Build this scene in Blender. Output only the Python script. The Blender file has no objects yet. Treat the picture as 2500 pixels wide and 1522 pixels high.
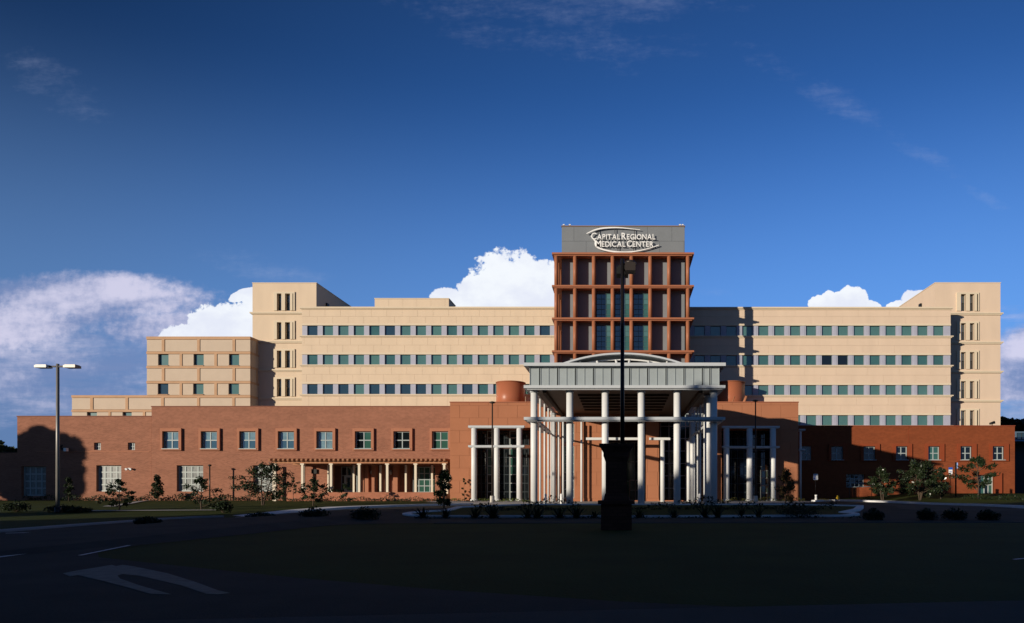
import bpy, bmesh, math, random
from mathutils import Vector, Matrix
R = random.Random(7)
S = bpy.context.scene
COL = S.collection
# ------------------------------------------------------------------ camera
F, VX, VY, EYE = 1750.0, 1519.0, 1205.0, 1.6      # shift-lens view: focal length and vanishing point of the photo
cd = bpy.data.cameras.new('camera'); cam = bpy.data.objects.new('camera', cd); COL.objects.link(cam)
cam.location = (0, 0, EYE); cam.rotation_euler = (math.radians(90), 0, 0)
cd.sensor_width = 36; cd.sensor_fit = 'HORIZONTAL'; cd.lens = 36*F/2500
cd.shift_x = -(VX-1250)/2500; cd.shift_y = (VY-761)/2500
cd.clip_start = .1; cd.clip_end = 6000
S.camera = cam
S.view_settings.view_transform = 'Standard'; S.view_settings.look = 'None'
S.view_settings.gamma = 1; S.view_settings.exposure = 0.0; S.view_settings.use_curve_mapping = False
# ------------------------------------------------------------------ sun
TRAVEL = Vector((1, 1, -.216)).normalized()
sl = bpy.data.lights.new('sun', 'SUN'); sun = bpy.data.objects.new('sun', sl); COL.objects.link(sun)
sl.energy = 5.0; sl.angle = math.radians(.5); sl.color = (1, .88, .72)
sun.rotation_euler = TRAVEL.to_track_quat('-Z', 'Y').to_euler(); sun.location = (-60, -60, 60)
# ------------------------------------------------------------------ world: sky texture with clouds
W = bpy.data.worlds.new('World'); S.world = W; W.use_nodes = True
nt = W.node_tree; nt.nodes.clear()
def nd(t, **k):
    n = nt.nodes.new(t)
    for a, b in k.items(): setattr(n, a, b)
    return n
def setin(n, i, v):
    if v is None: return
    if hasattr(v, 'is_output') or isinstance(v, bpy.types.NodeSocket): nt.links.new(v, n.inputs[i])
    else: n.inputs[i].default_value = v
def M(op, a, b=None, c=None, clamp=False):
    n = nd('ShaderNodeMath', operation=op, use_clamp=clamp)
    setin(n, 0, a); setin(n, 1, b)
    if c is not None: setin(n, 2, c)
    return n.outputs[0]
def smooth(v, lo, hi):
    n = nd('ShaderNodeMapRange', interpolation_type='SMOOTHSTEP'); setin(n, 0, v); n.inputs[1].default_value = lo; n.inputs[2].default_value = hi
    return n.outputs[0]
def mixc(f, a, b):
    n = nd('ShaderNodeMix', data_type='RGBA'); setin(n, 0, f); setin(n, 6, a); setin(n, 7, b); return n.outputs[2]
tc = nd('ShaderNodeTexCoord'); sp = nd('ShaderNodeSeparateXYZ'); nt.links.new(tc.outputs['Generated'], sp.inputs[0])
yy = M('MAXIMUM', sp.outputs[1], .02)
U = M('DIVIDE', sp.outputs[0], yy); V = M('DIVIDE', sp.outputs[2], yy)
front = smooth(sp.outputs[1], .1, .3)
def blob(px, py, rx, ry, ang=0):
    du = M('SUBTRACT', U, (px-VX)/F); dv = M('SUBTRACT', V, (VY-py)/F)
    if ang:
        c, s = math.cos(ang), math.sin(ang)
        du, dv = M('ADD', M('MULTIPLY', du, c), M('MULTIPLY', dv, s)), M('SUBTRACT', M('MULTIPLY', dv, c), M('MULTIPLY', du, s))
    a = M('DIVIDE', du, rx/F); b = M('DIVIDE', dv, ry/F)
    return M('SUBTRACT', 1.0, M('ADD', M('MULTIPLY', a, a), M('MULTIPLY', b, b)))
def union(bl):
    v = blob(*bl[0])
    for b in bl[1:]: v = M('MAXIMUM', v, blob(*b))
    return v
def cloudnoise(scale, detail, rough, sx=1, sy=1, off=0, ang=0):
    cb = nd('ShaderNodeCombineXYZ'); setin(cb, 0, U); setin(cb, 1, V); cb.inputs[2].default_value = off
    mp = nd('ShaderNodeMapping'); nt.links.new(cb.outputs[0], mp.inputs[0])
    mp.inputs['Scale'].default_value = (sx, sy, 1); mp.inputs['Rotation'].default_value = (0, 0, ang)
    nz = nd('ShaderNodeTexNoise'); nt.links.new(mp.outputs[0], nz.inputs['Vector'])
    nz.inputs['Scale'].default_value = scale; nz.inputs['Detail'].default_value = detail; nz.inputs['Roughness'].default_value = rough
    return nz.outputs[0]
sky = nd('ShaderNodeTexSky', sky_type='NISHITA', sun_disc=False)
sky.sun_elevation = math.atan(.216/math.sqrt(2)); sky.sun_rotation = math.radians(225)
sky.altitude = 0; sky.air_density = 1.0; sky.dust_density = .3; sky.ozone_density = 3.0
tint = nd('ShaderNodeMix', data_type='RGBA', blend_type='MULTIPLY'); tint.inputs[0].default_value = 1
nt.links.new(sky.outputs[0], tint.inputs[6]); tint.inputs[7].default_value = (.43, .84, 1.5, 1)
el = M('MAXIMUM', sp.outputs[2], 0.0)
gain = M('ADD', .92, M('MULTIPLY', M('POWER', M('SUBTRACT', 1.0, M('MINIMUM', M('DIVIDE', el, .62), 1.0)), 1.6), 2.0))
dt = nd('ShaderNodeVectorMath', operation='DOT_PRODUCT'); nt.links.new(tc.outputs['Generated'], dt.inputs[0]); dt.inputs[1].default_value = Vector((.13, 1, .22)).normalized()
gain = M('MULTIPLY', gain, M('ADD', .46, M('MULTIPLY', smooth(dt.outputs['Value'], .6, 1.02), .86)))
gm = nd('ShaderNodeVectorMath', operation='SCALE'); nt.links.new(tint.outputs[2], gm.inputs[0]); nt.links.new(gain, gm.inputs['Scale'])
base = gm.outputs[0]
WHITE = (14, 14.6, 15.4, 1)
n1 = cloudnoise(24, 9, .58); n2 = cloudnoise(13, 7, .6, 1, 1.4, 3); n3 = cloudnoise(75, 6, .6, 1, 1, 7)
C0 = lambda n, k: M('MULTIPLY', M('SUBTRACT', n, .5), k)
cum = union([(1262, 742, 156, 126), (1092, 748, 44, 50), (1400, 760, 150, 90), (520, 826, 88, 80), (455, 826, 64, 42), (600, 718, 40, 15, .35), (615, 728, 26, 22), (600, 800, 56, 62),
             (1995, 752, 24, 34), (2022, 750, 24, 40), (2052, 756, 30, 42), (2084, 752, 46, 52), (2125, 756, 30, 26), (2196, 756, 36, 24), (2240, 750, 46, 42)])
cumf = M('ADD', M('ADD', cum, C0(n1, 1.8)), C0(n3, .95))
cmask = M('MULTIPLY', smooth(cumf, -.05, .12), front)
# soft grey-lilac layers to the left and far right
s1 = cloudnoise(6.5, 9, .62, .55, 1.6, 1.3, -.22); s2 = cloudnoise(17, 9, .66, .35, 2.1, 5.1, .3); s3 = cloudnoise(12, 9, .6, .6, 1.6, 9.7, .15)
left = union([(230, 742, 250, 56, -.03), (40, 800, 180, 70, .1), (120, 738, 80, 38), (390, 800, 180, 46), (2500, 850, 80, 50, .3), (2520, 930, 110, 34, .2)])
lm = smooth(M('ADD', M('ADD', left, C0(s1, 4.6)), C0(n3, 1.4)), -.75, .7)
low = union([(130, 900, 400, 130), (2540, 900, 150, 140)])
lo = smooth(M('ADD', M('MULTIPLY', low, .8), C0(s2, 5.4)), -.6, 1.4)
soft = M('MULTIPLY', M('MULTIPLY', M('MAXIMUM', lm, M('MULTIPLY', lo, .8)), .9), front)
lit = smooth(M('ADD', M('ADD', M('MULTIPLY', M('MAXIMUM', union([(120, 742, 130, 50, .15), (20, 812, 150, 50), (320, 705, 90, 26), (2490, 850, 60, 30)]), -.55), .5), C0(s3, 4.2)), C0(n3, 1.3)), -.9, .9)
w1 = cloudnoise(9, 10, .72, .5, 1.8, 8.2, -.5)
cir = union([(1420, 10, 380, 130), (1960, 195, 230, 40, -.52), (2295, 400, 105, 24, -.42), (2400, 480, 70, 16, -.5), (640, 650, 150, 40, -.2), (160, 230, 130, 60, -.5), (1750, 715, 60, 12)])
cm = M('MULTIPLY', M('MULTIPLY', smooth(M('ADD', M('ADD', M('MULTIPLY', cir, .9), C0(w1, 7)), C0(n3, 1.6)), -.1, 3.4), .27), front)
h1 = M('MULTIPLY', M('SUBTRACT', 1.0, smooth(sp.outputs[2], .14, .5)), .62)
hz = M('MULTIPLY', M('SUBTRACT', 1.0, smooth(sp.outputs[2], .05, .24)), .7)
c = mixc(hz, mixc(h1, base, (2.3, 4.5, 9.0, 1)), (1.75, 2.95, 6.1, 1))
c = mixc(cm, c, (6.5, 7.5, 11, 1))
c = mixc(soft, c, mixc(lit, (3.0, 4.1, 7.6, 1), (10.6, 10.3, 13, 1)))
shade = M('MULTIPLY', smooth(M('ADD', n2, M('MULTIPLY', V, -.25)), .3, .56), .42)
cw = mixc(shade, WHITE, (9.6, 10.2, 13.4, 1))
c = mixc(cmask, c, cw)
bg = nd('ShaderNodeBackground'); bg.inputs[1].default_value = .065
nt.links.new(c, bg.inputs[0]); wo = nd('ShaderNodeOutputWorld'); nt.links.new(bg.outputs[0], wo.inputs[0])

# ------------------------------------------------------------------ materials
MATS = {}
def mat(name, col, rough=.8, var=0, vs=1.0, bump=0, bs=20, brick=None, spec=.25, ior=1.45, metal=0, stretch=(1, 1, 1), col2=None):
    if name in MATS: return MATS[name]
    m = bpy.data.materials.new(name); m.use_nodes = True; t = m.node_tree; b = t.nodes['Principled BSDF']
    b.inputs['Base Color'].default_value = (*col, 1); b.inputs['Roughness'].default_value = rough
    b.inputs['IOR'].default_value = ior; b.inputs['Metallic'].default_value = metal; b.inputs['Specular IOR Level'].default_value = spec
    g = t.nodes.new('ShaderNodeNewGeometry'); mp = t.nodes.new('ShaderNodeMapping'); t.links.new(g.outputs['Position'], mp.inputs[0])
    mp.inputs['Scale'].default_value = stretch
    out = None
    if brick:
        # brick texture works in xy, so turn the facade's z into y
        mb = t.nodes.new('ShaderNodeMapping'); t.links.new(g.outputs['Position'], mb.inputs[0]); mb.inputs['Rotation'].default_value = (math.radians(-90), 0, 0)
        bt = t.nodes.new('ShaderNodeTexBrick'); t.links.new(mb.outputs[0], bt.inputs['Vector'])
        bt.inputs['Scale'].default_value = 1; bt.inputs['Brick Width'].default_value = brick[0]; bt.inputs['Row Height'].default_value = brick[1]
        bt.inputs['Mortar Size'].default_value = brick[2]; bt.inputs['Mortar Smooth'].default_value = .3
        k = brick[3]
        bt.inputs['Color1'].default_value = (*[c*(1-k) for c in col], 1); bt.inputs['Color2'].default_value = (*[min(1, c*(1+k)) for c in col], 1)
        bt.inputs['Mortar'].default_value = (*[c*(1+brick[4]) for c in col], 1); out = bt.outputs['Color']
    if var:
        nz = t.nodes.new('ShaderNodeTexNoise'); t.links.new(mp.outputs[0], nz.inputs['Vector']); nz.inputs['Scale'].default_value = vs; nz.inputs['Detail'].default_value = 6
        nz.inputs['Roughness'].default_value = .6
        rp = t.nodes.new('ShaderNodeMapRange'); t.links.new(nz.outputs[0], rp.inputs[0]); rp.inputs[1].default_value = .25; rp.inputs[2].default_value = .75
        mx = t.nodes.new('ShaderNodeMix'); mx.data_type = 'RGBA'
        if col2: rp.inputs[3].default_value = 0; rp.inputs[4].default_value = 1; t.links.new(rp.outputs[0], mx.inputs[0]); mx.inputs[7].default_value = (*col2, 1)
        else:
            rp.inputs[3].default_value = 1-var; rp.inputs[4].default_value = 1+var
            mx.blend_type = 'MULTIPLY'; mx.inputs[0].default_value = 1; t.links.new(rp.outputs[0], mx.inputs[7])
        if out: t.links.new(out, mx.inputs[6])
        else: mx.inputs[6].default_value = (*col, 1)
        out = mx.outputs[2]
    if out: t.links.new(out, b.inputs['Base Color'])
    if bump:
        nb = t.nodes.new('ShaderNodeTexNoise'); t.links.new(g.outputs['Position'], nb.inputs['Vector']); nb.inputs['Scale'].default_value = bs; nb.inputs['Detail'].default_value = 4
        bn = t.nodes.new('ShaderNodeBump'); bn.inputs['Strength'].default_value = bump; bn.inputs['Distance'].default_value = .05
        t.links.new(nb.outputs[0], bn.inputs['Height']); t.links.new(bn.outputs[0], b.inputs['Normal'])
    MATS[name] = m; return m
beige = mat('beige_panel', (.635, .505, .368), .85, .06, .5, .1, 8, stretch=(1.1, 1, .3))
beigeR = mat('beige_panel_pinkish', (.635, .495, .372), .85, .06, .5, .1, 8, stretch=(1.1, 1, .3))
beigeT = mat('beige_trim', (.64, .54, .40), .8, .04, .6)
tan_p = mat('tan_precast', (.53, .43, .33), .85, .05, .8, .1, 8)
tan_b = mat('tan_band', (.48, .30, .18), .85, .08, .8)
greyp = mat('grey_stucco', (.183, .198, .212), .85, .07, .5, .1, 8)
greyd = mat('dark_grey', (.055, .058, .07), .7)
infill = mat('grey_infill_panel', (.36, .37, .45), .5, .05, 1)
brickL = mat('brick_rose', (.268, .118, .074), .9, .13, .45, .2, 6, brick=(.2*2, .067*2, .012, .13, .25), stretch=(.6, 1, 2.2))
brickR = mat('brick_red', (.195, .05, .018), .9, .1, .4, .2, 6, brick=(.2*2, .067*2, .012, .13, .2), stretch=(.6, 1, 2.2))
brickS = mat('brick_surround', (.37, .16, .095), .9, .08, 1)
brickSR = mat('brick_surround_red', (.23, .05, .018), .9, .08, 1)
stucco = mat('terracotta_stucco', (.365, .148, .076), .85, .06, .5, .1, 8)
rust = mat('rust_frame', (.345, .13, .066), .45, .06, 1.2)
white = mat('white_metal', (.66, .67, .66), .38, .03, 2)
greym = mat('grey_metal', (.305, .345, .355), .4, .05, 1.2)
beamm = mat('pale_grey_metal', (.48, .51, .53), .4, .04, 2)
soffit = mat('brown_soffit', (.11, .07, .045), .6, .1, 1)
soffitd = mat('soffit_groove', (.055, .036, .024), .8)
creamp = mat('cream_post', (.68, .6, .47), .6, .03, 2)
wood = mat('pergola_timber', (.36, .17, .09), .8, .12, 3)
teal = mat('teal_glass', (.068, .155, .14), .12, .12, .35, spec=.5, ior=1.8)
teald = mat('dark_teal_glass', (.018, .04, .048), .06, .2, .4, spec=.5, ior=2.0)
teal2 = mat('teal_glass_blind_up', (.04, .11, .10), .1, .2, .5, ior=1.8, spec=.5)
teal3 = mat('teal_glass_pale_blind', (.075, .17, .15), .14, .1, .5, ior=1.7, spec=.5)
glassp = mat('painted_sky_glass', (.15, .24, .27), .06, .3, 1.6, ior=2.0, spec=.5)  # base colour lightened to paint the sky reflected in upper panes
glassr = mat('reflective_glass', (.03, .075, .085), .03, .25, .5, ior=2.6, spec=.5)
glassk = mat('black_glass', (.006, .009, .011), .05, ior=1.6, spec=.5)
glassg = mat('green_glass', (.035, .105, .08), .08, .2, .6, ior=1.8, spec=.5)
blind = mat('blinds_behind_glass', (.21, .22, .21), .25, .35, 3, ior=1.6, stretch=(1, 1, 1))
mull = mat('window_frame', (.33, .38, .38), .4)
mullg = mat('window_frame_pale', (.36, .40, .38), .4)
framed = mat('frame_dark', (.03, .04, .045), .5)
frametw = mat('frame_teal', (.06, .12, .12), .5)
asph = mat('asphalt', (.062, .058, .05), .95, .22, .5, .3, 30, spec=.12)
asph2 = mat('asphalt_worn', (.088, .084, .074), .95, .2, .4, .3, 30, spec=.12)
conc = mat('concrete', (.45, .43, .4), .85, .1, 1.5, .1, 20)
lanep = mat('lane_paint', (.55, .6, .65), .6, .2, 2)
kerbw = mat('kerb_white', (.74, .74, .74), .8, .12, 1.2, .1, 20)
paint = mat('road_paint', (.085, .125, .115), .7, .4, 3.5)
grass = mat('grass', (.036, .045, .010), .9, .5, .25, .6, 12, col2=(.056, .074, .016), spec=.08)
grassd = mat('grass_blades', (.018, .036, .01), .8, .3, 1.5)
leafm = mat('leaf_dark', (.015, .027, .009), .55, .4, 1.2)
leafr = mat('leaf_glossy', (.02, .03, .013), .25, .5, 3, ior=1.6)
leafo = mat('leaf_reddish', (.10, .04, .015), .6, .6, 4, col2=(.03, .05, .015))
leafy = mat('leaf_yellow', (.16, .13, .025), .7, .2, 5)
bark = mat('bark', (.07, .05, .035), .9, .3, 4)
steel = mat('dark_bronze_pole', (.05, .04, .034), .35, .1, 2, metal=.3)
steell = mat('galvanised_pole', (.24, .23, .215), .4, .08, 2, metal=.2)
black = mat('black_metal', (.012, .012, .012), .5)
signw = mat('sign_white', (.8, .8, .78), .45)
signb = mat('sign_blue', (.02, .1, .45), .5)
yellow = mat('yellow_paint', (.7, .45, .03), .5)
lampm = mat('lamp_lens', (.5, .48, .42), .3)
mulch = mat('mulch', (.05, .03, .02), .95, .3, 3)
roofm = mat('roof_membrane', (.3, .29, .27), .9, .1, .3)
# ------------------------------------------------------------------ mesh and object helpers
def X(px, D): return (px-VX)*D/F
def Z(py, D): return EYE+(VY-py)*D/F
def box(bm, x0, x1, y0, y1, z0, z1):
    if x0 > x1: x0, x1 = x1, x0
    if y0 > y1: y0, y1 = y1, y0
    if z0 > z1: z0, z1 = z1, z0
    v = [bm.verts.new((x, y, z)) for z in (z0, z1) for x, y in ((x0, y0), (x1, y0), (x1, y1), (x0, y1))]
    for f in ((3, 2, 1, 0), (4, 5, 6, 7), (0, 1, 5, 4), (1, 2, 6, 5), (2, 3, 7, 6), (3, 0, 4, 7)): bm.faces.new([v[i] for i in f])
def pbox(bm, px0, px1, py0, py1, D, y0, y1):
    """box whose front outline is read off the photo at depth D; runs from y0 to y1"""
    box(bm, X(px0, D), X(px1, D), y0, y1, Z(py1, D), Z(py0, D))
def tube(bm, p0, p1, r0, r1, n=8, caps=True):
    p0, p1 = Vector(p0), Vector(p1); d = (p1-p0)
    if d.length < 1e-5: return
    d.normalize(); a = d.orthogonal().normalized(); b = d.cross(a)
    r = [[bm.verts.new(p+(a*math.cos(2*math.pi*i/n)+b*math.sin(2*math.pi*i/n))*q) for i in range(n)] for p, q in ((p0, r0), (p1, r1))]
    for i in range(n):
        f = bm.faces.new((r[0][i], r[0][(i+1) % n], r[1][(i+1) % n], r[1][i])); f.smooth = n > 6
    if caps:
        bm.faces.new(r[0][::-1]); bm.faces.new(r[1])
def cyl(bm, x, y, z0, z1, r, n=20): tube(bm, (x, y, z0), (x, y, z1), r, r, n)
def lathe(bm, x, y, prof, n=16, flat=False):
    rings = [[bm.verts.new((x+r*math.cos(2*math.pi*(i+.5*flat)/n), y+r*math.sin(2*math.pi*(i+.5*flat)/n), z)) for i in range(n)] for r, z in prof]
    for a, b in zip(rings, rings[1:]):
        for i in range(n):
            f = bm.faces.new((a[i], a[(i+1) % n], b[(i+1) % n], b[i])); f.smooth = not flat
    bm.faces.new(rings[0][::-1]); bm.faces.new(rings[-1])
def path(bm, pts, r, n=8):
    for a, b in zip(pts, pts[1:]): tube(bm, a, b, r, r, n)
def B(): return bmesh.new()
WL = {}                                  # world location of every object (no object is rotated)
def mesh_of(name, bm, m):
    me = bpy.data.meshes.new(name); bmesh.ops.recalc_face_normals(bm, faces=bm.faces); bm.to_mesh(me); bm.free()
    if m: me.materials.append(m)
    return me
def link(name, me, parent=None, loc=(0, 0, 0)):
    o = bpy.data.objects.new(name, me); COL.objects.link(o); loc = Vector(loc)
    if parent: o.parent = parent; o.location = loc-WL[parent.name]
    else: o.location = loc
    WL[o.name] = loc.copy(); return o
def part(name, bm, m, parent=None):
    vs = [v.co for v in bm.verts]
    c = Vector([(min(v[i] for v in vs)+max(v[i] for v in vs))/2 for i in range(3)])
    if parent is None: c.z = min(v.z for v in vs)
    for v in bm.verts: v.co -= c
    return link(name, mesh_of(name, bm, m), parent, c)
def tag(o, label=None, cat=None, group=None, kind=None):
    if label: o['label'] = label
    if cat: o['category'] = cat
    if group: o['group'] = group
    if kind: o['kind'] = kind
    return o
def thing(name, label, cat, loc, group=None):
    return tag(link(name, None, None, loc), label, cat, group)
def kids(o): return [c for c in COL.objects if c.parent == o]
def dup(root, loc, label=None, rz=0, sc=1.0):
    def cp(o, par):
        c = o.copy(); COL.objects.link(c); c.parent = par; WL[c.name] = Vector(loc)
        for k in kids(o): cp(k, c)
        return c
    r = cp(root, None); r.location = loc; r.rotation_euler[2] = rz; r.scale = (sc, sc, sc)
    if label: r['label'] = label
    return r
def walled(bm, x0, x1, z0, z1, holes, y0, y1):
    """a wall slab with real openings; holes = (x0, x1, z0, z1)"""
    zs = sorted({z0, z1, *[min(max(h[k], z0), z1) for h in holes for k in (2, 3)]})
    for za, zb in zip(zs, zs[1:]):
        if zb-za < 1e-4: continue
        zm = (za+zb)/2; hs = sorted([(h[0], h[1]) for h in holes if h[2] < zm < h[3]]); x = x0
        for a, b in hs:
            if a > x+1e-4: box(bm, x, a, y0, y1, za, zb)
            x = max(x, b)
        if x < x1-1e-4: box(bm, x, x1, y0, y1, za, zb)
def hole(px0, px1, py0, py1, D): return (X(px0, D), X(px1, D), Z(py1, D), Z(py0, D))
def ss(t): t = min(1, max(0, t)); return t*t*(3-2*t)
def gz(x, y):
    return .5*ss((y-42)/20)+.15*ss((y-64)/24)+.95*ss((x-24)/18)*ss((y-70)/22)
GB = lambda D: -1.0                      # buildings reach below the ground
# ------------------------------------------------------------------ ground, roads, kerbs
XS = [-2500, -1200, -600, -300, -150]+[i*2 for i in range(-55, 56)]+[150, 300, 600, 1200, 2500]
YS = [-2500, -1000, -400, -150, -60, -30]+[i*2 for i in range(-8, 64)]+[140, 170, 220, 300, 450, 700, 1100, 1800, 3000]
bm = B(); g = [[bm.verts.new((x, y, gz(x, y))) for x in XS] for y in YS]
for j in range(len(YS)-1):
    for i in range(len(XS)-1): bm.faces.new((g[j][i], g[j][i+1], g[j+1][i+1], g[j+1][i]))
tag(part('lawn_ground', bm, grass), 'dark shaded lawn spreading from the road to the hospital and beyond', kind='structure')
def gp(px, py):
    """ground point under a pixel of the photo"""
    D = 20
    for _ in range(40): D = D+.5*((EYE-gz((px-VX)*D/F, D))*F/max(py-VY, 2)-D)
    return (X(px, D), D)
def sheet(name, pts, dz, m, kind='structure', parent=None):
    bm = B(); bm.faces.new([bm.verts.new((x, y, 0)) for x, y in pts])
    ys = [p[1] for p in pts]; xs = [p[0] for p in pts]
    def cut(co, no): bmesh.ops.bisect_plane(bm, geom=bm.verts[:]+bm.edges[:]+bm.faces[:], plane_co=co, plane_no=no, dist=1e-4)
    for y in range(58, 100, 2):
        if min(ys) < y < max(ys): cut((0, y, 0), (0, 1, 0))
    if max(ys) > 60:
        for x in range(-60, 61, 2):
            if min(xs) < x < max(xs): cut((x, 0, 0), (1, 0, 0))
    for v in bm.verts: v.co.z = gz(v.co.x, v.co.y)+dz
    bmesh.ops.triangulate(bm, faces=bm.faces[:])
    o = part(name, bm, m, parent)
    if kind and not parent: o['kind'] = kind
    return o
def resample(pts, step=1.0, closed=False):
    out = []; n = len(pts)
    for i in range(n if closed else n-1):
        a = Vector(pts[i]); b = Vector(pts[(i+1) % n]); k = max(1, int((b-a).length/step))
        out += [a.lerp(b, j/k) for j in range(k)]
    if not closed: out.append(Vector(pts[-1]))
    return out
def kerb(name, pts, w=.2, h=.15, m=None, closed=False, label=None):
    P = resample(pts, 1.0, closed); n = len(P); bm = B(); secs = []
    for i, p in enumerate(P):
        a = P[i-1] if (i or closed) else p; b = P[(i+1) % n] if (i < n-1 or closed) else p
        t = (b-a).normalized(); q = Vector((-t.y, t.x)); z = gz(p.x, p.y)
        secs.append([bm.verts.new((p.x+q.x*s, p.y+q.y*s, z+zz)) for s, zz in ((-w/2, -.1), (-w/2, h-.02), (-w/2+.02, h), (w/2-.02, h), (w/2, h-.02), (w/2, -.1))])
    for i in range(n if closed else n-1):
        A, C = secs[i], secs[(i+1) % n]
        for k in range(5): bm.faces.new((A[k], A[k+1], C[k+1], C[k]))
    if not closed: bm.faces.new(secs[0]); bm.faces.new(secs[-1])
    o = part(name, bm, m or conc); o['kind'] = 'structure'
    if label: o['label'] = label
    return o
def arc(cx, cy, r, a0, a1, n=10): return [(cx+r*math.cos(math.radians(a0+(a1-a0)*i/n)), cy+r*math.sin(math.radians(a0+(a1-a0)*i/n))) for i in range(n+1)]
# drive: one asphalt sheet from the street to the canopy, lawns and island lie inside it
def G_(*pts): return [gp(*p) for p in pts]
faint = [(-26, 6), (-26, 20)]+G_((0, 1300), (150, 1288), (280, 1278), (400, 1269), (480, 1265), (545, 1263))
bright = G_((560, 1273), (614, 1266), (740, 1252), (840, 1243.5), (960, 1238.5), (1060, 1235.5), (1150, 1233.5))
berm_e = G_((1985, 1225.5), (2030, 1224), (2200, 1229.5), (2350, 1235), (2500, 1242), (2700, 1252))
drive = [(-40, 4.0), (-26, 6)]+faint[1:]+bright+[(-10, 64), (-8, 88), (24, 88)]+berm_e+[(62, 39.5), (22, 39.2), (-10, 38.2)]+arc(-10.8, 34.5, 3.8, 90, 180, 6)+[(-14.6, 28), (-14.8, 22), (-14.2, 19.4), (-13, 17.8), (-11, 16.5), (-8.6, 15.0), (-6, 13.4), (-3, 11.8), (0, 10.5), (3, 9.6)]
sheet('asphalt_drive', drive, .014, asph)
sheet('front_road', [(-60, -4), (60, 12), (60, 18.2), (-60, 1.3)], .02, asph2)
lane_r = [(x-.6, y-1.2) for x, y in berm_e]
sheet('asphalt_lane', [(62, 40.9), (22, 40.6), (-14, 39.9), (-22, 40), (-22, 46), (-16.5, 45), (-12, 43.6), (15.5, 45.2), (20, 50), (24, 64), (25, 80)]+lane_r[1:], .024, asph2)
kerb('kerb', faint[1:], .7, .1, mat('kerb_worn', (.3, .3, .3), .9), label='long faint kerb along the left road')
kerb('kerb', bright, .5, .18, kerbw, label='bright concrete kerb sweeping from the left road to the canopy')
kerb('kerb', [(-10, 38.1), (22, 39.1), (62, 39.4)], .18, .05, mat('kerb_dark', (.1, .1, .1), .9), label='low dark kerb edging the front lawn')
kerb('kerb', berm_e, .5, .2, kerbw, label='pale kerb curving beside the right hand berm')
sheet('pavement', bright[1:]+[(x-1.7, y+.9) for x, y in bright[1:]][::-1], .13, kerbw)
sheet('pavement', berm_e[:5]+[(x+1.3, y+1.5) for x, y in berm_e[:5]][::-1], .15, kerbw)
isl = arc(-10.6, 47.6, 3.6, 120, 262, 8)+[(0, 43.8), (11, 44.6)]+arc(12.6, 47.3, 2.7, -80, 30, 6)+[(17, 52), (19, 57), (14, 60), (-8, 60), (-12.5, 55)]
sheet('island_lawn', isl, .15, grass)
kerb('island_kerb', isl, .5, .24, kerbw, closed=True, label='white kerb ringing the planted island in front of the canopy')
sheet('gutter', [(-11.5, 42.9), (0, 43.0), (11, 43.8), (15.6, 44.2), (15.6, 44.6), (11, 44.3), (0, 43.5), (-10.5, 43.4)], .035, mat('gutter_concrete', (.3, .29, .27), .85))
sheet('path', G_((205, 1250), (528, 1248), (530, 1246.6), (207, 1248)), .06, conc)
sheet('path', G_((250, 1238), (345, 1224), (372, 1222.5), (278, 1238.5)), .05, conc)
sheet('forecourt', [(-9.5, 63.2), (9.5, 63.2), (12, 66), (22, 80), (22, 88), (-22, 88), (-22, 80), (-15, 70)], .035, conc)
sheet('plaza', [(41, 94.5), (53, 94.5), (53, 97.4), (41, 97.4)], .06, conc)
# painted marks
arrow = [(450,712),(560,690),(700,668),(800,650),(830,660),(880,650),(960,662),(1200,712),(1400,775),(1560,835),(1650,855),(1560,865),(1480,862),(1300,800),(1150,765),(1000,730),(880,718),(840,728),(860,750),(1000,800),(1140,840),(1230,865),(1080,862),(900,810),(750,770),(640,745),(560,725),(500,735)]
sheet('arrow_marking', [gp(x*.3409, 1160+y*.3409) for x, y in arrow], .022, paint)
def mark(p0, p1, w=.3):
    a, b = Vector(gp(*p0)), Vector(gp(*p1)); t = (b-a).normalized(); q = Vector((-t.y, t.x))*w/2
    sheet('lane_marking', [tuple(a-q), tuple(b-q), tuple(b+q), tuple(a+q)], .03, lanep)
mark((-30, 1366), (88, 1350)); mark((205, 1318), (318, 1312)); mark((195, 1359), (316, 1334), .1); mark((14, 1304), (184, 1299)); mark((252, 1296), (600, 1286)); mark((780, 1277), (880, 1273), .2)
mark((2475, 1369), (2530, 1364), .1); mark((2175, 1266), (2205, 1265), .2)
for k, (a, b) in enumerate((((2022, 1262), (2055, 1256)), ((2030, 1266), (2062, 1260)), ((2035, 1256), (2048, 1252)))): mark(a, b, .25)
# ------------------------------------------------------------------ building kit
def minus(r, h):
    x0, x1, z0, z1 = r; a, b, c, d = h
    if a >= x1 or b <= x0 or c >= z1 or d <= z0: return [r]
    o = []
    if c > z0: o.append((x0, x1, z0, c))
    if d < z1: o.append((x0, x1, d, z1))
    z0, z1 = max(z0, c), min(z1, d)
    if a > x0: o.append((x0, a, z0, z1))
    if b < x1: o.append((b, x1, z0, z1))
    return o
PM = {}
def slab_mesh(name, w, h, t, m):
    k = (name, round(w, 2), round(h, 2), round(t, 3), m.name)
    if k not in PM:
        bm = B(); c = min(.006, w/4, h/4)
        f = [(-w/2+c, -h/2+c), (w/2-c, -h/2+c), (w/2-c, h/2-c), (-w/2+c, h/2-c)]; e = [(-w/2, -h/2), (w/2, -h/2), (w/2, h/2), (-w/2, h/2)]
        a = [bm.verts.new((x, -t/2, z)) for x, z in f]; b = [bm.verts.new((x, -t/2+c, z)) for x, z in e]; d = [bm.verts.new((x, t/2, z)) for x, z in e]
        bm.faces.new(a)
        for i in range(4):
            j = (i+1) % 4; bm.faces.new((a[i], a[j], b[j], b[i])); bm.faces.new((b[i], b[j], d[j], d[i]))
        PM[k] = mesh_of(name, bm, m)
    return PM[k]
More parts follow.
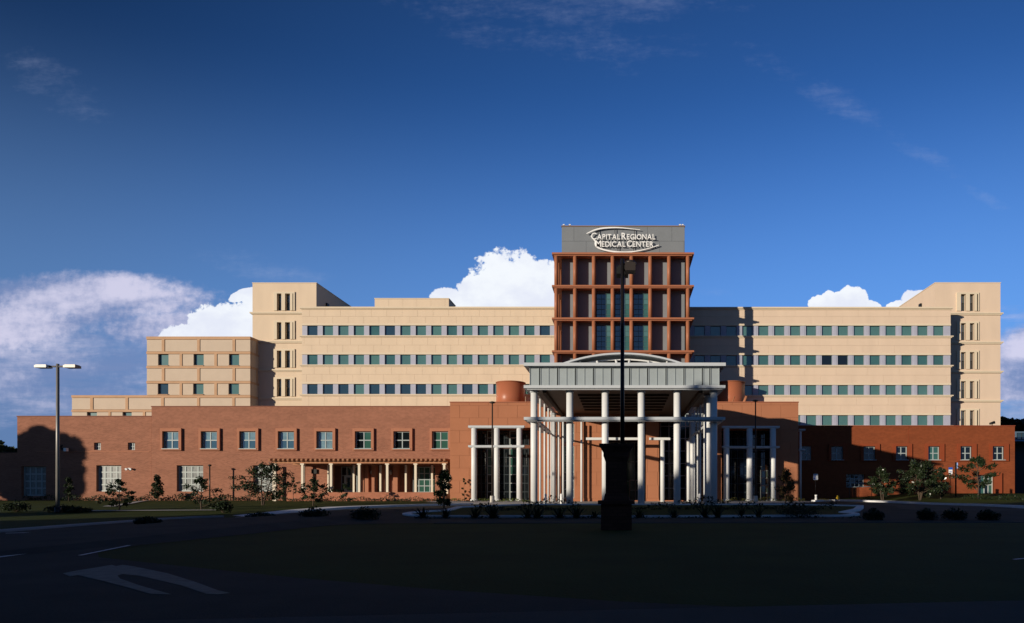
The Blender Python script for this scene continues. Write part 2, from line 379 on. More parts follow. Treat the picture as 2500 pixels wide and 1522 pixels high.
def slab(name, x0, x1, z0, z1, y0, t, m, parent):
    return link(name, slab_mesh(name, x1-x0, z1-z0, t, m), parent, ((x0+x1)/2, y0+t/2, (z0+z1)/2))
def cladding(parent, x0, x1, z0, z1, w, h, y, m, holes=(), gap=.012, t=.04, off=0, name='panel', stag=.5):
    z = z0; r = 0
    while z < z1-.05:
        zt = min(z1, z+h)
        if z1-zt < .12*h: zt = z1
        x = x0-(off+(r % 2)*stag)*w % w
        while x < x1-.01:
            a, b = max(x, x0), min(x+w, x1)
            if b-a > .12:
                rs = [(a+gap/2, b-gap/2, z+gap/2, zt-gap/2)]
                for hh in holes: rs = [q for s in rs for q in minus(s, hh)]
                for q in rs:
                    if q[1]-q[0] > .06 and q[3]-q[2] > .06: slab(name, *q, y, t, m, parent)
            x += w
        z = zt; r += 1
def window(parent, x0, x1, z0, z1, y, cols=(), rows=(), bar=.06, mf=None, panes=(None,), depth=.1, nx=1, nz=1, pick=None, name='window'):
    """a frame with nx by nz separate panes behind its bars"""
    w, h = x1-x0, z1-z0; k = ('win', round(w, 2), round(h, 2), nx, nz, bar, mf.name, depth)
    if k not in PM:
        bm = B()
        for i in range(nx+1):
            c = -w/2+bar/2+(w-bar)*i/nx; box(bm, c-bar/2, c+bar/2, 0, depth, -h/2, h/2)
        for j in range(nz+1):
            c = -h/2+bar/2+(h-bar)*j/nz
            for i in range(nx):
                a = -w/2+bar+(w-bar)*i/nx; b = -w/2+(w-bar)*(i+1)/nx
                box(bm, a, b, .005, depth-.005, c-bar/2, c+bar/2)
        PM[k] = mesh_of(name, bm, mf)
    o = link(name, PM[k], parent, ((x0+x1)/2, y, (z0+z1)/2))
    n = 0
    for i in range(nx):
        for j in range(nz):
            a = x0+bar+(w-bar)*i/nx; b = x0+(w-bar)*(i+1)/nx; c = z0+bar+(h-bar)*j/nz; d = z0+(h-bar)*(j+1)/nz
            m = pick(i, j) if pick else panes[n % len(panes)]; n += 1
            slab('pane', a-.01, b+.01, c-.01, d+.01, y+depth*.6, .02, m, o)
    return o
# ------------------------------------------------------------------ tan precast block, far left
D = 104.6
t = thing('tan_wing', 'tan precast block with orange brown bands and six square teal windows', 'building', (X(480, D), D+6, 0))
bm = B(); pbox(bm, 357, 611, 822, 1230, D, D+.5, 118); part('wall', bm, tan_p, t)
bm = B(); pbox(bm, 174, 357.3, 965.6, 1230, D, D+.5, 117.9); part('wall', bm, tan_p, t)
xr = X(611, D)
hb = [(822, 829), (858.7, 864.5), (894, 899.5), (931, 936.5)]
for a, b in hb:
    bm = B(); pbox(bm, 357, 611, a, b, D, D-.004, D+.5); pbox_side = (Z(b, D), Z(a, D)); box(bm, xr-.3, xr+.02, D+.5, 112, *pbox_side); part('band', bm, tan_b, t)
bm = B(); pbox(bm, 174, 611, 965.3, 971.3, D, D-.004, D+.5); box(bm, xr-.3, xr+.02, D+.5, 112, Z(971.3, D), Z(965.3, D)); part('band', bm, tan_b, t)
bm = B(); pbox(bm, 174, 611, 1000.5, 1006, D, D-.004, D+.5); part('band', bm, tan_b, t)
def bay_row(ya, yb, edges, vs, wins=()):
    cuts = sorted([*vs, *[(w[0]-.0, w[1]) for w in wins]]); x = edges[0]; zt, zb = Z(ya, D), Z(yb, D)
    for a, b in vs: 
        bm = B(); pbox(bm, a, b, ya, yb, D, D-.002, D+.5); part('band', bm, tan_b, t)
    for a, b in cuts:
        if a-x > 2: slab('panel', X(x, D)+.04, X(a, D)-.04, zb+.04, zt-.04, D+.07, .43, tan_p, t)
        x = b
    if edges[1]-x > 2: slab('panel', X(x, D)+.04, X(edges[1], D)-.04, zb+.04, zt-.04, D+.07, .43, tan_p, t)
    for (a, b, c, d, m) in wins:
        if d < yb-.5:
            bm = B(); pbox(bm, a, b, d, yb, D, D+.08, D+.5); part('panel', bm, tan_p, t)
        window(t, X(a, D), X(b, D), Z(d, D), Z(c, D), D+.34, mf=framed, panes=(m,), bar=.05)
        bm = B(); pbox(bm, a-1, b+1, d, d+1.6, D, D-.12, D+.45); part('sill', bm, tan_b, t)
vA = [(394.7, 401.5), (481.2, 487.6), (567.5, 574)]; vB = [(438.4, 444.4), (523.2, 529.6)]
bay_row(829, 858.7, (357, 611), vA)
bay_row(864.5, 894, (357, 611), vB, [(386, 410, 865, 892.5, teal), (472.5, 496, 865, 892.5, teal), (559, 582.4, 865, 892.5, teal)])
bay_row(899.5, 931, (357, 611), vA)
bay_row(936.5, 965.3, (357, 611), vB, [(385.2, 409.5, 936.8, 963, teald), (471.5, 495.5, 936.8, 963, teal), (558, 582, 936.8, 963, teal)])
bay_row(971.3, 1000.5, (174, 611), [(220, 226.8), (306, 312.5), (393, 400), (481, 487), (567, 573)])
bay_row(1006, 1030, (174, 372), [(264.5, 270), (348.5, 354.6)], [(212, 235, 1007, 1030, teal), (299, 320, 1007, 1030, teal)])
for y in (106.5, 109.5):
    for a, b in ((829, 858.7), (899.5, 931)):
        bm = B(); box(bm, xr-.2, xr+.018, y-.2, y+.2, Z(b, D), Z(a, D)); part('band', bm, tan_b, t)
# ------------------------------------------------------------------ stair towers
def ring(bm, x0, x1, y0, y1, z0, z1, w):
    """ledge running round three sides of a tower"""
    box(bm, x0-w, x1+w, y0-w, y0+.3, z0, z1); box(bm, x0-w, x0+.3, y0+.3, y1, z0, z1); box(bm, x1-.3, x1+w, y0+.3, y1, z0, z1)
def stair_tower(label, D, px0, px1, ptop, yb, ledges, wx, wys, sur, panel, dk):
    t = thing('stair_tower', label, 'building', (X((px0+px1)/2, D), D+7, 0))
    x0, x1 = X(px0, D), X(px1, D); zt = Z(ptop, D)
    holes = [(X(a, D), X(b, D), Z(d, D), Z(c, D)) for c, d in wys for a, b in wx]
    bm = B(); walled(bm, x0, x1, -1, zt, holes, D, D+.6); box(bm, x0, x1, D+.6, yb, -1, zt-.4); box(bm, x0, x0+.3, D+.6, yb, zt-.4, zt); box(bm, x1-.3, x1, D+.6, yb, zt-.4, zt)
    part('wall', bm, panel, t)
    bm = B(); box(bm, x0-.06, x1+.06, D-.06, D+.5, zt, zt+.1); box(bm, x0-.06, x0+.5, D+.5, yb, zt, zt+.1); box(bm, x1-.5, x1+.06, D+.5, yb, zt, zt+.1); part('coping', bm, beigeT, t)
    for l in ledges:
        z = Z(l, D); bm = B(); ring(bm, x0, x1, D, yb-.4, z-.09, z+.09, .3); ring(bm, x0, x1, D, yb-.5, z-.24, z-.09, .16); part('ledge', bm, beigeT, t)
    for c, d in wys:
        bm = B(); a, b = X(sur[0], D), X(sur[1], D); za, zb = Z(d, D), Z(c, D)
        box(bm, a, b, D-.16, D+.1, zb, zb+.25)
        edges = [a, *[v for w in wx for v in (X(w[0], D), X(w[1], D))]]
        box(bm, a, edges[1], D-.16, D+.1, za, zb); box(bm, edges[2], edges[3], D-.16, D+.1, za, zb); box(bm, edges[4], edges[4]+.5, D-.16, D+.1, za, zb)
        box(bm, b-.32, b, D-.16, D+.1, za, zb); part('surround', bm, beigeT, t)
        for a, b in wx:
            window(t, X(a, D), X(b, D), Z(d, D), Z(c, D), D+.4, mf=framed, bar=.06, nz=2, pick=lambda i, j: (dk if j else teald))
    return t
tl = stair_tower('beige stair tower at the left, shaded side wall rising above the roofline', 107.1, 616.5, 772.4, 692, 124, (764.5, 834.5, 904, 973), ((677, 688), (697, 709)), ((717.6, 759), (787.7, 829), (856.8, 898.3), (925.9, 968.4)), (669, 720.5), beige, glassr)
tr = stair_tower('beige stair tower at the right end with sunlit left side wall', 105, 2283, 2442.5, 691.5, 122, (766, 836.8, 908, 978.8), ((2345, 2357.4), (2366.7, 2378.2)), ((719, 760), (790, 831.2), (860.6, 902), (931.5, 973.4), (1002.7, 1043)), (2335, 2389.5), beigeR, glassr)
bm = B(); box(bm, X(2283, 105)-.25, X(2283, 105), 109.6, 110.3, Z(747, 108), Z(734, 108)); part('vent', bm, black, tr)
bm = B(); box(bm, X(772.4, 107.1), X(772.4, 107.1)+.25, 110.5, 111.2, Z(746, 110), Z(738, 110)); part('vent', bm, black, tl)
D = 112
t = thing('roof_penthouse', 'low beige plant room on the roof of the left wing', 'building', (X(1005, D), D+4, 15))
bm = B(); pbox(bm, 914.7, 1096, 731, 800, D, D+.03, D+4.3); part('wall', bm, beige, t)
cladding(t, X(914.7, D), X(1096, D), Z(752, D), Z(730.5, D), 2.2, 1.6, D-.01, beige)
bm = B(); pbox(bm, 914, 1096.7, 728.5, 730.5, D, D-.1, D+4.4); part('coping', bm, beigeT, t)
# ------------------------------------------------------------------ the two ward wings
def ward_wing(label, D, px0, px1, roof, rows, wx0, pitch, n, w, joint, pan, pickm, skip=()):
    t = thing('ward_wing', label, 'building', (X((px0+px1)/2, D), D+8, 0))
    x0, x1 = X(px0, D), X(px1, D); zr = Z(roof, D)
    bm = B(); box(bm, x0, x1, D+.62, D+16, -1, zr-.5); part('wall', bm, greyd, t)
    bm = B(); box(bm, x0, x1, D+.5, D+16, zr-.5, zr-.25); part('roof', bm, roofm, t)
    zt = zr-.22; 
    bm = B(); box(bm, x0-.2, x1+.22, D-.28, D+.6, zr-.22, zr); box(bm, x0-.1, x1+.12, D-.14, D+.3, zr-.36, zr-.22); part('cornice', bm, beigeT, t); zt = zr-.36
    wd = w*D/F
    for r, (a, b) in enumerate(rows+[(9999, 9999)]):
        zl = Z(a, D)+.28 if a < 9999 else -1
        bm = B(); box(bm, x0, x1, D+.03, D+.62, zl, zt); part('spandrel', bm, pan, t)
        zc = zl if a < 9999 else Z(1050, D)
        h = zt-zc
        if h > .8: cladding(t, x0, x1, zc, zt, joint, max(h/2, 1.0), D-.01, pan, off=.35*r)
        if a == 9999: break
        bm = B(); box(bm, x0-.02, x1+.02, D-.05, D+.6, Z(a, D), zl); part('lintel', bm, beigeT, t)
        zb = Z(b, D)
        bm = B(); box(bm, x0-.25, x1+.3, D-.26, D+.6, zb-.17, zb-.02); box(bm, x0-.1, x1+.14, D-.12, D+.5, zb-.3, zb-.17); part('ledge', bm, beigeT, t)
        prev = x0
        for i in range(n):
            if (r, i) in skip: continue
            a0 = X(wx0+pitch*i, D)
            if a0-prev > .1:
                slab('infill_panel', prev+.01, a0-.01, zb-.02, Z(a, D), D+.08, .5, infill, t)
                m = (prev+a0)/2
                if a0-prev > .8: slab('infill_panel', m-.2, m+.2, zb-.01, Z(a, D)-.01, D+.05, .08, infill, t)
            window(t, a0, a0+wd, zb-.02, Z(a, D), D+.25, mf=frametw, bar=.05, panes=(pickm(r, i),))
            prev = a0+wd
        if x1-prev > .1: slab('infill_panel', prev+.01, x1, zb-.02, Z(a, D), D+.08, .5, infill, t)
        zt = zb-.3
    return t
dark1 = {(0, 0), (0, 5), (0, 15), (2, 0), (2, 1), (2, 2), (2, 4), (2, 5), (2, 6), (2, 7), (2, 10)}
ward_wing('left beige ward wing with three long rows of teal windows', 104, 737, 1372, 750.3, [(795, 819.7), (866, 890.9), (937.8, 962.8)], 749.7, 37.87, 16, 24.7, 2.24, beige, lambda r, i: teald if (r, i) in dark1 else (teal, teal3, teal, teal2, teal)[(i*7+r*3) % 5])
ward_wing('right beige ward wing with four long rows of teal windows', 102.3, 1672, 2321, 750.8, [(795.5, 820.5), (867.5, 892), (940.5, 964.8), (1014, 1038.7)], 1695.6, 38.92, 16, 25, 4.5, beigeR, lambda r, i: glassk if (r, i) in ((1, 8), (1, 9)) else (teal, teal, teal2, teal3, teal)[(i*5+r*2) % 5], skip={(3, k) for k in range(6)})
# ------------------------------------------------------------------ central tower with rust frame
D = 93.7; x0, x1 = X(1371.4, D), X(1671.6, D); ztop = Z(552, D)
t = thing('central_tower', 'grey central tower behind a rust coloured grid of round columns and rails', 'building', (X(1519, D), D+6, 0))
bm = B(); box(bm, x0, x1, D+.04, 106, 12.7, ztop-.1); part('wall', bm, greyp, t)
cladding(t, x0, x1, Z(622, D), ztop-.12, 3.2, 1.75, D-.005, greyp, gap=.02, stag=.5)
bm = B(); box(bm, x0-.06, x1+.06, D-.08, D+.4, ztop-.1, ztop+.02); part('coping', bm, mat('coping_brown', (.25, .17, .12), .7), t)
cols = [1358, 1403.9, 1449.8, 1495.7, 1541.6, 1587.5, 1633.4, 1679.3]; DF = 92.4
rails = [(619.3, 624), (698.6, 702.8), (777.6, 781.9), (857.4, 861.6)]
cxs = [X(c, DF) for c in cols]
zsr = [(Z(b, DF), Z(a, DF)) for a, b in rails]
for zb, zt in zsr:
    bm = B(); xa, xb = X(1347.4, 92), X(1694.4, 92)
    box(bm, xa, xb, DF-.45, DF+.25, zb, zt); box(bm, xa+.25, xb-.25, DF-.28, DF+.22, zb-.14, zb)
    for s in (-1, 1):
        xi, xo = (x0-.02, xa) if s < 0 else (x1+.02, xb)
        box(bm, xi, xo, DF+.25, 103.9, zb, zt)
    box(bm, x0, x1, DF+.25, D+.02, zb, zt-.01)
    part('rail', bm, rust, t)
bots = [Z(a, DF) for a, b in rails[1:]]+[13.2]
for k, (zb, zt) in enumerate(zsr):
    z0 = bots[k]; z1 = zb-.14
    for i, cx in enumerate(cxs):
        bm = B(); cyl(bm, cx, DF, z0, z1, .255, 20); part('column', bm, rust, t)
        if 0 < i < 7:
            bm = B(); box(bm, cx-.16, cx+.24, DF+.2, D, z0, z1+.14); part('fin', bm, rust, t)
    for cx in (cxs[0], cxs[-1]):
        bm = B(); box(bm, cx-.14, cx+.14, DF+.2, DF+.75, z0, z1+.14); part('fin', bm, rust, t)
        for yy_ in (95.2, 98.0, 100.8):
            bm = B(); cyl(bm, cx, yy_, z0, z1, .255, 12); part('column', bm, rust, t)
    if 0 < k < 4:
        for i in (2, 3, 4):
            window(t, cxs[i]+.3, cxs[i+1]-.22, z0+.05, z1-.3, D-.16, mf=frametw, bar=.05, nx=3, nz=5, pick=lambda a, b: glassg if (a == 2 and b < 3) else (teal if a == 2 else teald), name='window')
bm = B()
for xa_, xb_ in ((cxs[0]-.1, x0-.01), (x1+.01, cxs[-1]+.1)): box(bm, xa_, xb_, DF+.3, 103.8, 12.8, zsr[3][0]-.15)
part('shade_infill', bm, rust, t)  # infill added beside the core to shade the right roof drum
for dx in (-7.7, -6.9, 7.6, 7.95):
    bm = B(); tube(bm, (dx, 94.4, ztop), (dx, 94.4, ztop+.45), .05, .03, 6); box(bm, dx-.12, dx+.12, 94.3, 94.5, ztop+.35, ztop+.45); part('roof_fitting', bm, signw, t)
# sign
D = 93.4
SX = lambda x: X(1400+x*.0974, D); SZ = lambda y: Z(530+y*.0974, D)
s = thing('wall_sign', 'white raised lettering between two swooshes on the grey tower top', 'sign', (X(1519, D), D, SZ(900)))
def swoosh(pts, w0, w1):
    bm = B(); P = []
    for i in range(len(pts)-1):                       # Catmull-Rom through the traced points
        p = [Vector(pts[max(0, min(len(pts)-1, i+k))]) for k in (-1, 0, 1, 2)]
        for q in range(5):
            u = q/5; P.append(.5*((2*p[1])+(-p[0]+p[2])*u+(2*p[0]-5*p[1]+4*p[2]-p[3])*u*u+(-p[0]+3*p[1]-3*p[2]+p[3])*u**3))
    P.append(Vector(pts[-1])); n = len(P); secs = []
    for i, p in enumerate(P):
        tg = (P[min(n-1, i+1)]-P[max(0, i-1)]).normalized(); q = Vector((-tg.y, tg.x)); u = i/(n-1)
        w = (w0+(w1-w0)*math.sin(math.pi*min(1, u*1.05+.05)))*.5
        a, b = p+q*w, p-q*w
        secs.append([bm.verts.new((SX(v.x), y, SZ(v.y))) for v, y in ((a, D-.1), (b, D-.1), (b, D+.05), (a, D+.05))])
    for A, C in zip(secs, secs[1:]):
        for k in range(4): bm.faces.new((A[k], A[(k+1) % 4], C[(k+1) % 4], C[k]))
    bm.faces.new(secs[0]); bm.faces.new(secs[-1]); part('swoosh', bm, signw, s)
swoosh([(330, 425), (420, 383), (520, 338), (650, 303), (800, 283), (1000, 274), (1200, 280), (1450, 305), (1670, 330)], 14, 36)
swoosh([(440, 480), (490, 545), (545, 610), (548, 690), (590, 755), (700, 810), (900, 860), (1150, 886), (1400, 884), (1650, 850), (1900, 790), (2140, 712)], 18, 38)
for x, ya, yb in ((1040, 300, 470), (1530, 310, 470), (620, 320, 430), (1115, 740, 880), (1510, 740, 880)):
    bm = B(); box(bm, SX(x)-.035, SX(x)+.035, D-.02, D+.04, SZ(yb), SZ(ya)); part('support', bm, steel, s)
def letter_mesh(ch, big):
    k = ('ch', ch, big)
    if k not in PM:
        cu = bpy.data.curves.new('letter', 'FONT'); cu.body = ch; cu.size = 1; cu.extrude = .05; cu.offset = .012; cu.resolution_u = 3
        ob = bpy.data.objects.new('letter', cu); COL.objects.link(ob); bpy.context.view_layer.update()
        me = bpy.data.meshes.new_from_object(ob.evaluated_get(bpy.context.evaluated_depsgraph_get()))
        bpy.data.objects.remove(ob); xs = [v.co.x for v in me.vertices]; lo, hi = min(xs), max(xs)
        for v in me.vertices: v.co = Vector((v.co.x-lo, -v.co.z, v.co.y))
        me.materials.clear(); me.materials.append(signw); PM[k] = (me, hi-lo)
    return PM[k]
def line(txt, xa, xb, ybase, capbig, capsm):
    hb, hs = (ybase-capbig)*.0974*D/F/.7, (ybase-capsm)*.0974*D/F/.7
    it = []; tot = 0
    for w_, word in enumerate(txt.split()):
        for i, ch in enumerate(word):
            me, wd = letter_mesh(ch, i == 0); sc = hb if i == 0 else hs; it.append((me, wd, sc, tot)); tot += wd*sc+.10
        tot += .10
    kx = (SX(xb)-SX(xa))/tot
    for me, wd, sc, off in it:
        o = link('letter', me, s, (SX(xa)+off*kx, D-.1, SZ(ybase))); o.scale = (sc*kx, 1, sc)
line('CAPITAL REGIONAL', 445, 2085, 572, 405, 440)
line('MEDICAL CENTER', 560, 2040, 755, 600, 622)
# ------------------------------------------------------------------ stucco entrance blocks left and right
def block(label, D, px0, px1, ptop, hx0, hx1, hy0, hy1, depth, back, dim):
    t = thing('entrance_block', label, 'building', (X((px0+px1)/2, D), D+5, 0))
    x0, x1, zt = X(px0, D), X(px1, D), Z(ptop, D); H = (X(hx0, D), X(hx1, D), Z(hy1, D), Z(hy0, D))
    bm = B(); walled(bm, x0, x1, -1, zt-.12, [H], D+.04, D+.5); part('wall', bm, stucco, t)
    bm = B(); box(bm, x0, H[0], D+.5, back, -1, zt-.3); box(bm, H[1], x1, D+.5, back, -1, zt-.3); box(bm, H[0], H[1], D+depth+.3, back, -1, zt-.3); box(bm, H[0], H[1], D+.5, D+depth+.3, H[3], zt-.3)
    part('side_wall', bm, stucco, t)
    bm = B(); box(bm, x0-.05, x1+.05, D-.08, D+.55, zt-.12, zt); part('coping', bm, mat('coping_red', (.33, .12, .065), .7), t)
    cladding(t, x0, x1, Z(1235, D), zt-.13, 2.38, 1.55, D-.005, stucco, holes=[H], gap=.02)
    # glazing deep in the recess
    y = D+depth; nx = 8; zs_ = H[3]-H[2]
    bm = B(); box(bm, H[0], H[1], y+.2, y+.29, H[2], H[3]); part('backing', bm, greyd, t)
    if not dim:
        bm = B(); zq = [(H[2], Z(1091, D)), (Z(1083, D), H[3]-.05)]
        box(bm, H[0], H[1], y+.12, y+.19, H[2], H[3]); box(bm, H[0], H[1], y-.1, y+.12, zq[0][1], zq[1][0]); part('spandrel', bm, mat('shaded_stucco', (.16, .065, .04), .9), t)  # stucco colour darkened to paint the shade inside the recess
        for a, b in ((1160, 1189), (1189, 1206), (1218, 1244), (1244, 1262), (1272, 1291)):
            lit = a in (1189, 1244); xa, xb = X(a, y), X(b, y)  # pale frames paint the sunlit strips, dark frames the shaded ones
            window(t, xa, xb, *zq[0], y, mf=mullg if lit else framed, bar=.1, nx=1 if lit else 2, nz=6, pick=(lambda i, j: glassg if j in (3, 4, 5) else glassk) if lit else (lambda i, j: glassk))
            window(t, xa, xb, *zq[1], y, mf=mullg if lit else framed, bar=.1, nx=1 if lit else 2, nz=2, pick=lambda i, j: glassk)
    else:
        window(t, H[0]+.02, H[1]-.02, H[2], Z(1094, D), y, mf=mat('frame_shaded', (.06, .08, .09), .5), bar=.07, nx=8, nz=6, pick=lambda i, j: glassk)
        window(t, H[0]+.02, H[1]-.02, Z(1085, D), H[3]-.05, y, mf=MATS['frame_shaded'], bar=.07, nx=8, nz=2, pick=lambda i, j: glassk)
        window(t, X(1856, y), X(1876, y), H[2], Z(1146, D), y-.2, mf=mullg, bar=.13, nx=1, nz=4, pick=lambda i, j: glassg if j in (1, 3) else glassk, name='lit_window_strip')  # pale frame and green panes paint a sunlit strip of the glazing
    return t
block('terracotta stucco block with deep glazed recess left of the canopy', 88.6, 1098.6, 1331, 981, 1152, 1296, 1045, 1224, 3.4, 103, False)
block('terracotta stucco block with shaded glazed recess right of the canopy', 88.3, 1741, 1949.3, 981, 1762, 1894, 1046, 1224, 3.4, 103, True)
def portico(label, D, cx, px0, px1, beams, r, m=None):
    t = thing('portico', label, 'portico', (X(cx[1], D), D, gz(X(cx[1], D), D)))
    for c in cx:
        x = X(c, D); bm = B(); g0 = gz(x, D)-.1
        cyl(bm, x, D, g0, Z(beams[0][0], D), r, 20); part('column', bm, white, t)
        bm = B(); lathe(bm, x, D, [(r*1.35, g0), (r*1.35, g0+.3), (r*1.05, g0+.36)], 20); part('column_base', bm, white, t)
    for a, b in beams:
        bm = B(); box(bm, X(px0, D), X(px1, D), D-.4, D+.4, Z(b, D), Z(a, D)); box(bm, X(px0, D)+.12, X(px1, D)-.12, D-.3, D+.3, Z(b, D)-.06, Z(b, D)); part('beam', bm, beamm, t)
    return t
portico('white three column portico frame standing in front of the left glazed recess', 87.6, (1157.5, 1213, 1268), 1144.5, 1281, ((1040, 1045), (1088, 1092.5)), .34)
portico('blue shaded three column portico frame by the right glazed recess', 87.2, (1773.5, 1830, 1887), 1763, 1902, ((1041, 1045.5), (1090, 1094)), .36)
D = 90; t = thing('side_portico', 'slim column with two short beams at the right corner of the terracotta block', 'portico', (X(1953, D), D, .6))
bm = B(); cyl(bm, X(1954, D), D, 0, Z(1050, D), .14, 12); part('column', bm, white, t)
for a, b in ((1048, 1052), (1096, 1100)):
    bm = B(); box(bm, X(1950, D), X(1965, D), D-.3, D+1.6, Z(b, D), Z(a, D)); part('beam', bm, beamm, t)
# roof drums
for px, y, lab, w in ((1247, 99.7, 'round terracotta drum on the roof left of the canopy', 35), (1784, 99.9, 'shaded round terracotta drum on the roof right of the canopy', 34)):
    t = thing('roof_drum', lab, 'roof drum', (X(px, y), y, Z(985, 88.3)), 'round drums on the entrance roofs')
    r = w*y/F; bm = B(); z0 = Z(981, 88.3)-.3; z1 = Z(937, y)
    tube(bm, (X(px, y), y, z0), (X(px, y), y, z1), r, r, 40); part('drum_wall', bm, mat('terracotta_smooth', (.36, .12, .06), .35, .05, .6), t)
    bm = B(); tube(bm, (X(px, y), y, z1), (X(px, y), y, z1+.12), r+.08, r+.08, 40); part('drum_rim', bm, rust, t)
for px, dx in ((1783, .5), (1812, 1.4)):
    bm = B(); x = X(px, 90.6); tube(bm, (x, 90.6, Z(981, 88.3)-.4), (x+.55, 90.6, Z(968, 90.6)), .13*dx, .13*dx, 8)
    tag(part('roof_brace', bm, stucco), 'slanted terracotta brace %s on the right entrance roof' % ('thin' if dx < 1 else 'thick'), 'brace')
# ------------------------------------------------------------------ entrance wall under the canopy
D = 84.0; t = thing('entrance_hall', 'terracotta entrance wall with glass bays beneath the big canopy', 'building', (X(1519, D), D+4, .6))
zsof = Z(951, 64)
Hs = [hole(1370, 1402, 1034, 1217, D), hole(1472, 1577, 1022, 1222, D), hole(1609, 1741, 990, 1222, D)]
bm = B(); walled(bm, X(1331, D)+.02, X(1745, D), -1, zsof+.3, Hs, D, D+.5); part('wall', bm, stucco, t)
cladding(t, X(1331, D)+.1, X(1608, D), 1, zsof-.1, 2.38, 1.55, D-.045, stucco, holes=Hs, gap=.02)
window(t, *Hs[0][:2], Hs[0][2], Z(1089, D), D+.25, mf=mullg, bar=.09, nx=2, nz=6, pick=lambda i, j: glassg if j > 2 else glassk)
window(t, *Hs[0][:2], Z(1081, D), Hs[0][3], D+.25, mf=mullg, bar=.09, nx=2, nz=2, pick=lambda i, j: glassr)
bm = B(); box(bm, *Hs[0][:2], D+.1, D+.45, Z(1089, D), Z(1081, D)); part('spandrel', bm, stucco, t)
bm = B(); box(bm, X(1460, D), X(1745, D), 95.3, 95.6, -1, zsof+.3); box(bm, X(1462, D), X(1471, D), D+.5, 95.3, -1, zsof); box(bm, X(1580, D), X(1590, D), D+.5, 95.3, -1, zsof); part('back_wall', bm, mat('shaded_stucco', (.16, .065, .04), .9), t)  # same darkened stucco, shade of the deep porch put into its colour
window(t, X(1470, 95), X(1590, 95), .6, Z(1080, 95), 95.0, mf=mull, bar=.1, nx=6, nz=3, pick=lambda i, j: glassk if i != 3 else glassg)
window(t, X(1612, 95), X(1735, 95), .6, Z(1010, 95), 95.0, mf=mull, bar=.1, nx=6, nz=7, pick=lambda i, j: glassk)
D = 95; d = thing('sliding_door', 'pale framed double entrance door at the back of the porch', 'door', (X(1545, 94.8), 94.8, .62))
window(d, X(1536, 94.8), X(1566, 94.8), .62, 3.4, 94.7, mf=mullg, bar=.12, nx=2, nz=2, pick=lambda i, j: glassg, name='door_leaf')
# ------------------------------------------------------------------ the big canopy
D = 64.0
t = thing('entrance_canopy', 'tall grey metal porte cochere on white columns with arched roof vault', 'canopy', (X(1522, D), D+6, .3))
xl, xr_ = X(1291.8, D), X(1757.5, D)
bm = B(); box(bm, X(1280.8, D), X(1769.5, D), D-.6, 77.6, Z(896.5, D), Z(888.7, D)); box(bm, xl, xr_, D-.2, 77.5, Z(898.5, D), Z(896.5, D)); part('roof_slab', bm, beamm, t)
def framebeam(za, zb, name, o=.45, back=77.5):
    bm = B(); box(bm, X(1280.5, D), X(1769, D), D-o, D+.35, zb, za); box(bm, X(1280.5, D), xl+.6, D+.35, back, zb, za); box(bm, xr_-.6, X(1769, D), D+.35, back, zb, za)
    box(bm, X(1280.5, D)+.25, X(1769, D)-.25, D-o+.2, D+.3, zb-.1, zb); part(name, bm, beamm, t)
framebeam(Z(943, D), Z(950, D), 'lower_beam', .52); framebeam(Z(1019.7, D), Z(1026.8, D), 'middle_beam', .48)
bm = B(); box(bm, xl+.1, xr_-.1, D+.25, D+.5, Z(943, D), Z(898.5, D)); box(bm, xl+.1, xl+.4, D+.5, 77.4, Z(943, D), Z(898.5, D)); box(bm, xr_-.4, xr_-.1, D+.5, 77.4, Z(943, D), Z(898.5, D)); part('fascia_backing', bm, greyd, t)
ed = [1291.8, 1317.5, 1361.3, 1404.8, 1448.8, 1492.8, 1537.2, 1581, 1626, 1669.8, 1714.7, 1733, 1757.5]
for a, b in zip(ed, ed[1:]):
    bm = B(); xa, xb = X(a+1.3, D), X(b-1.3, D); z0, z1 = Z(942.5, D), Z(899.5, D); xm = (xa+xb)/2
    if b-a > 30: 
        for q0, q1 in ((xa, xm-.03), (xm+.03, xb)): box(bm, q0, q1, D, D+.22, z0, z1)
        box(bm, xm-.03, xm+.03, D-.05, D+.22, z0, z1)
    else: box(bm, xa, xb, D, D+.22, z0, z1)
    box(bm, xa, xa+.06, D-.06, D, z0, z1); box(bm, xb-.06, xb, D-.06, D, z0, z1)
    part('fascia_panel', bm, greym, t)
ccx = [1304, 1391, 1477.5, 1565.5, 1653, 1742.5]
def bigcol(x, y, z1, r=.31):
    bm = B(); g0 = gz(x, y)-.1; tube(bm, (x, y, g0), (x, y, z1), r, r, 28); part('column', bm, white, t)
    bm = B(); tube(bm, (x, y, g0), (x, y, g0+.25), r+.1, r+.1, 24); part('column_base', bm, conc, t)
    bm = B(); tube(bm, (x, y, z1-.16), (x, y, z1), r+.07, r+.07, 24); part('column_cap', bm, beamm, t)
for c in ccx: bigcol(X(c, D+.72), D+.72, Z(950, D)-.1)
bigcol(X(1737, D+.8), 67.5, Z(950, D)-.1)
for x in (-7.95, 8.05): bigcol(x, 82.7, Z(950, D)-.1)
for x, ys_ in ((-7.94, (69.4, 73.4, 77.1, 80.4, 85.2)), (8.1, (70.6, 74.5, 77.1, 80.4, 85.5))):
    for y in ys_:
        bm = B(); tube(bm, (x, y, 0), (x, y, zsof-.05), .1, .1, 12); part('post', bm, white, t)
    bm = B(); box(bm, x-.09, x+.09, 77.6, 88, zsof-.05, zsof+.25); box(bm, x-.07, x+.07, 77.6, 88, Z(1026, D), Z(1021, D)); part('side_beam', bm, beamm, t)
bm = B(); box(bm, xl+.35, xr_-.35, D+.6, 77.3, zsof+.03, zsof+.2); box(bm, -7.0, 7.1, 77.3, 95.2, zsof+.03, zsof+.5); part('soffit', bm, soffit, t)
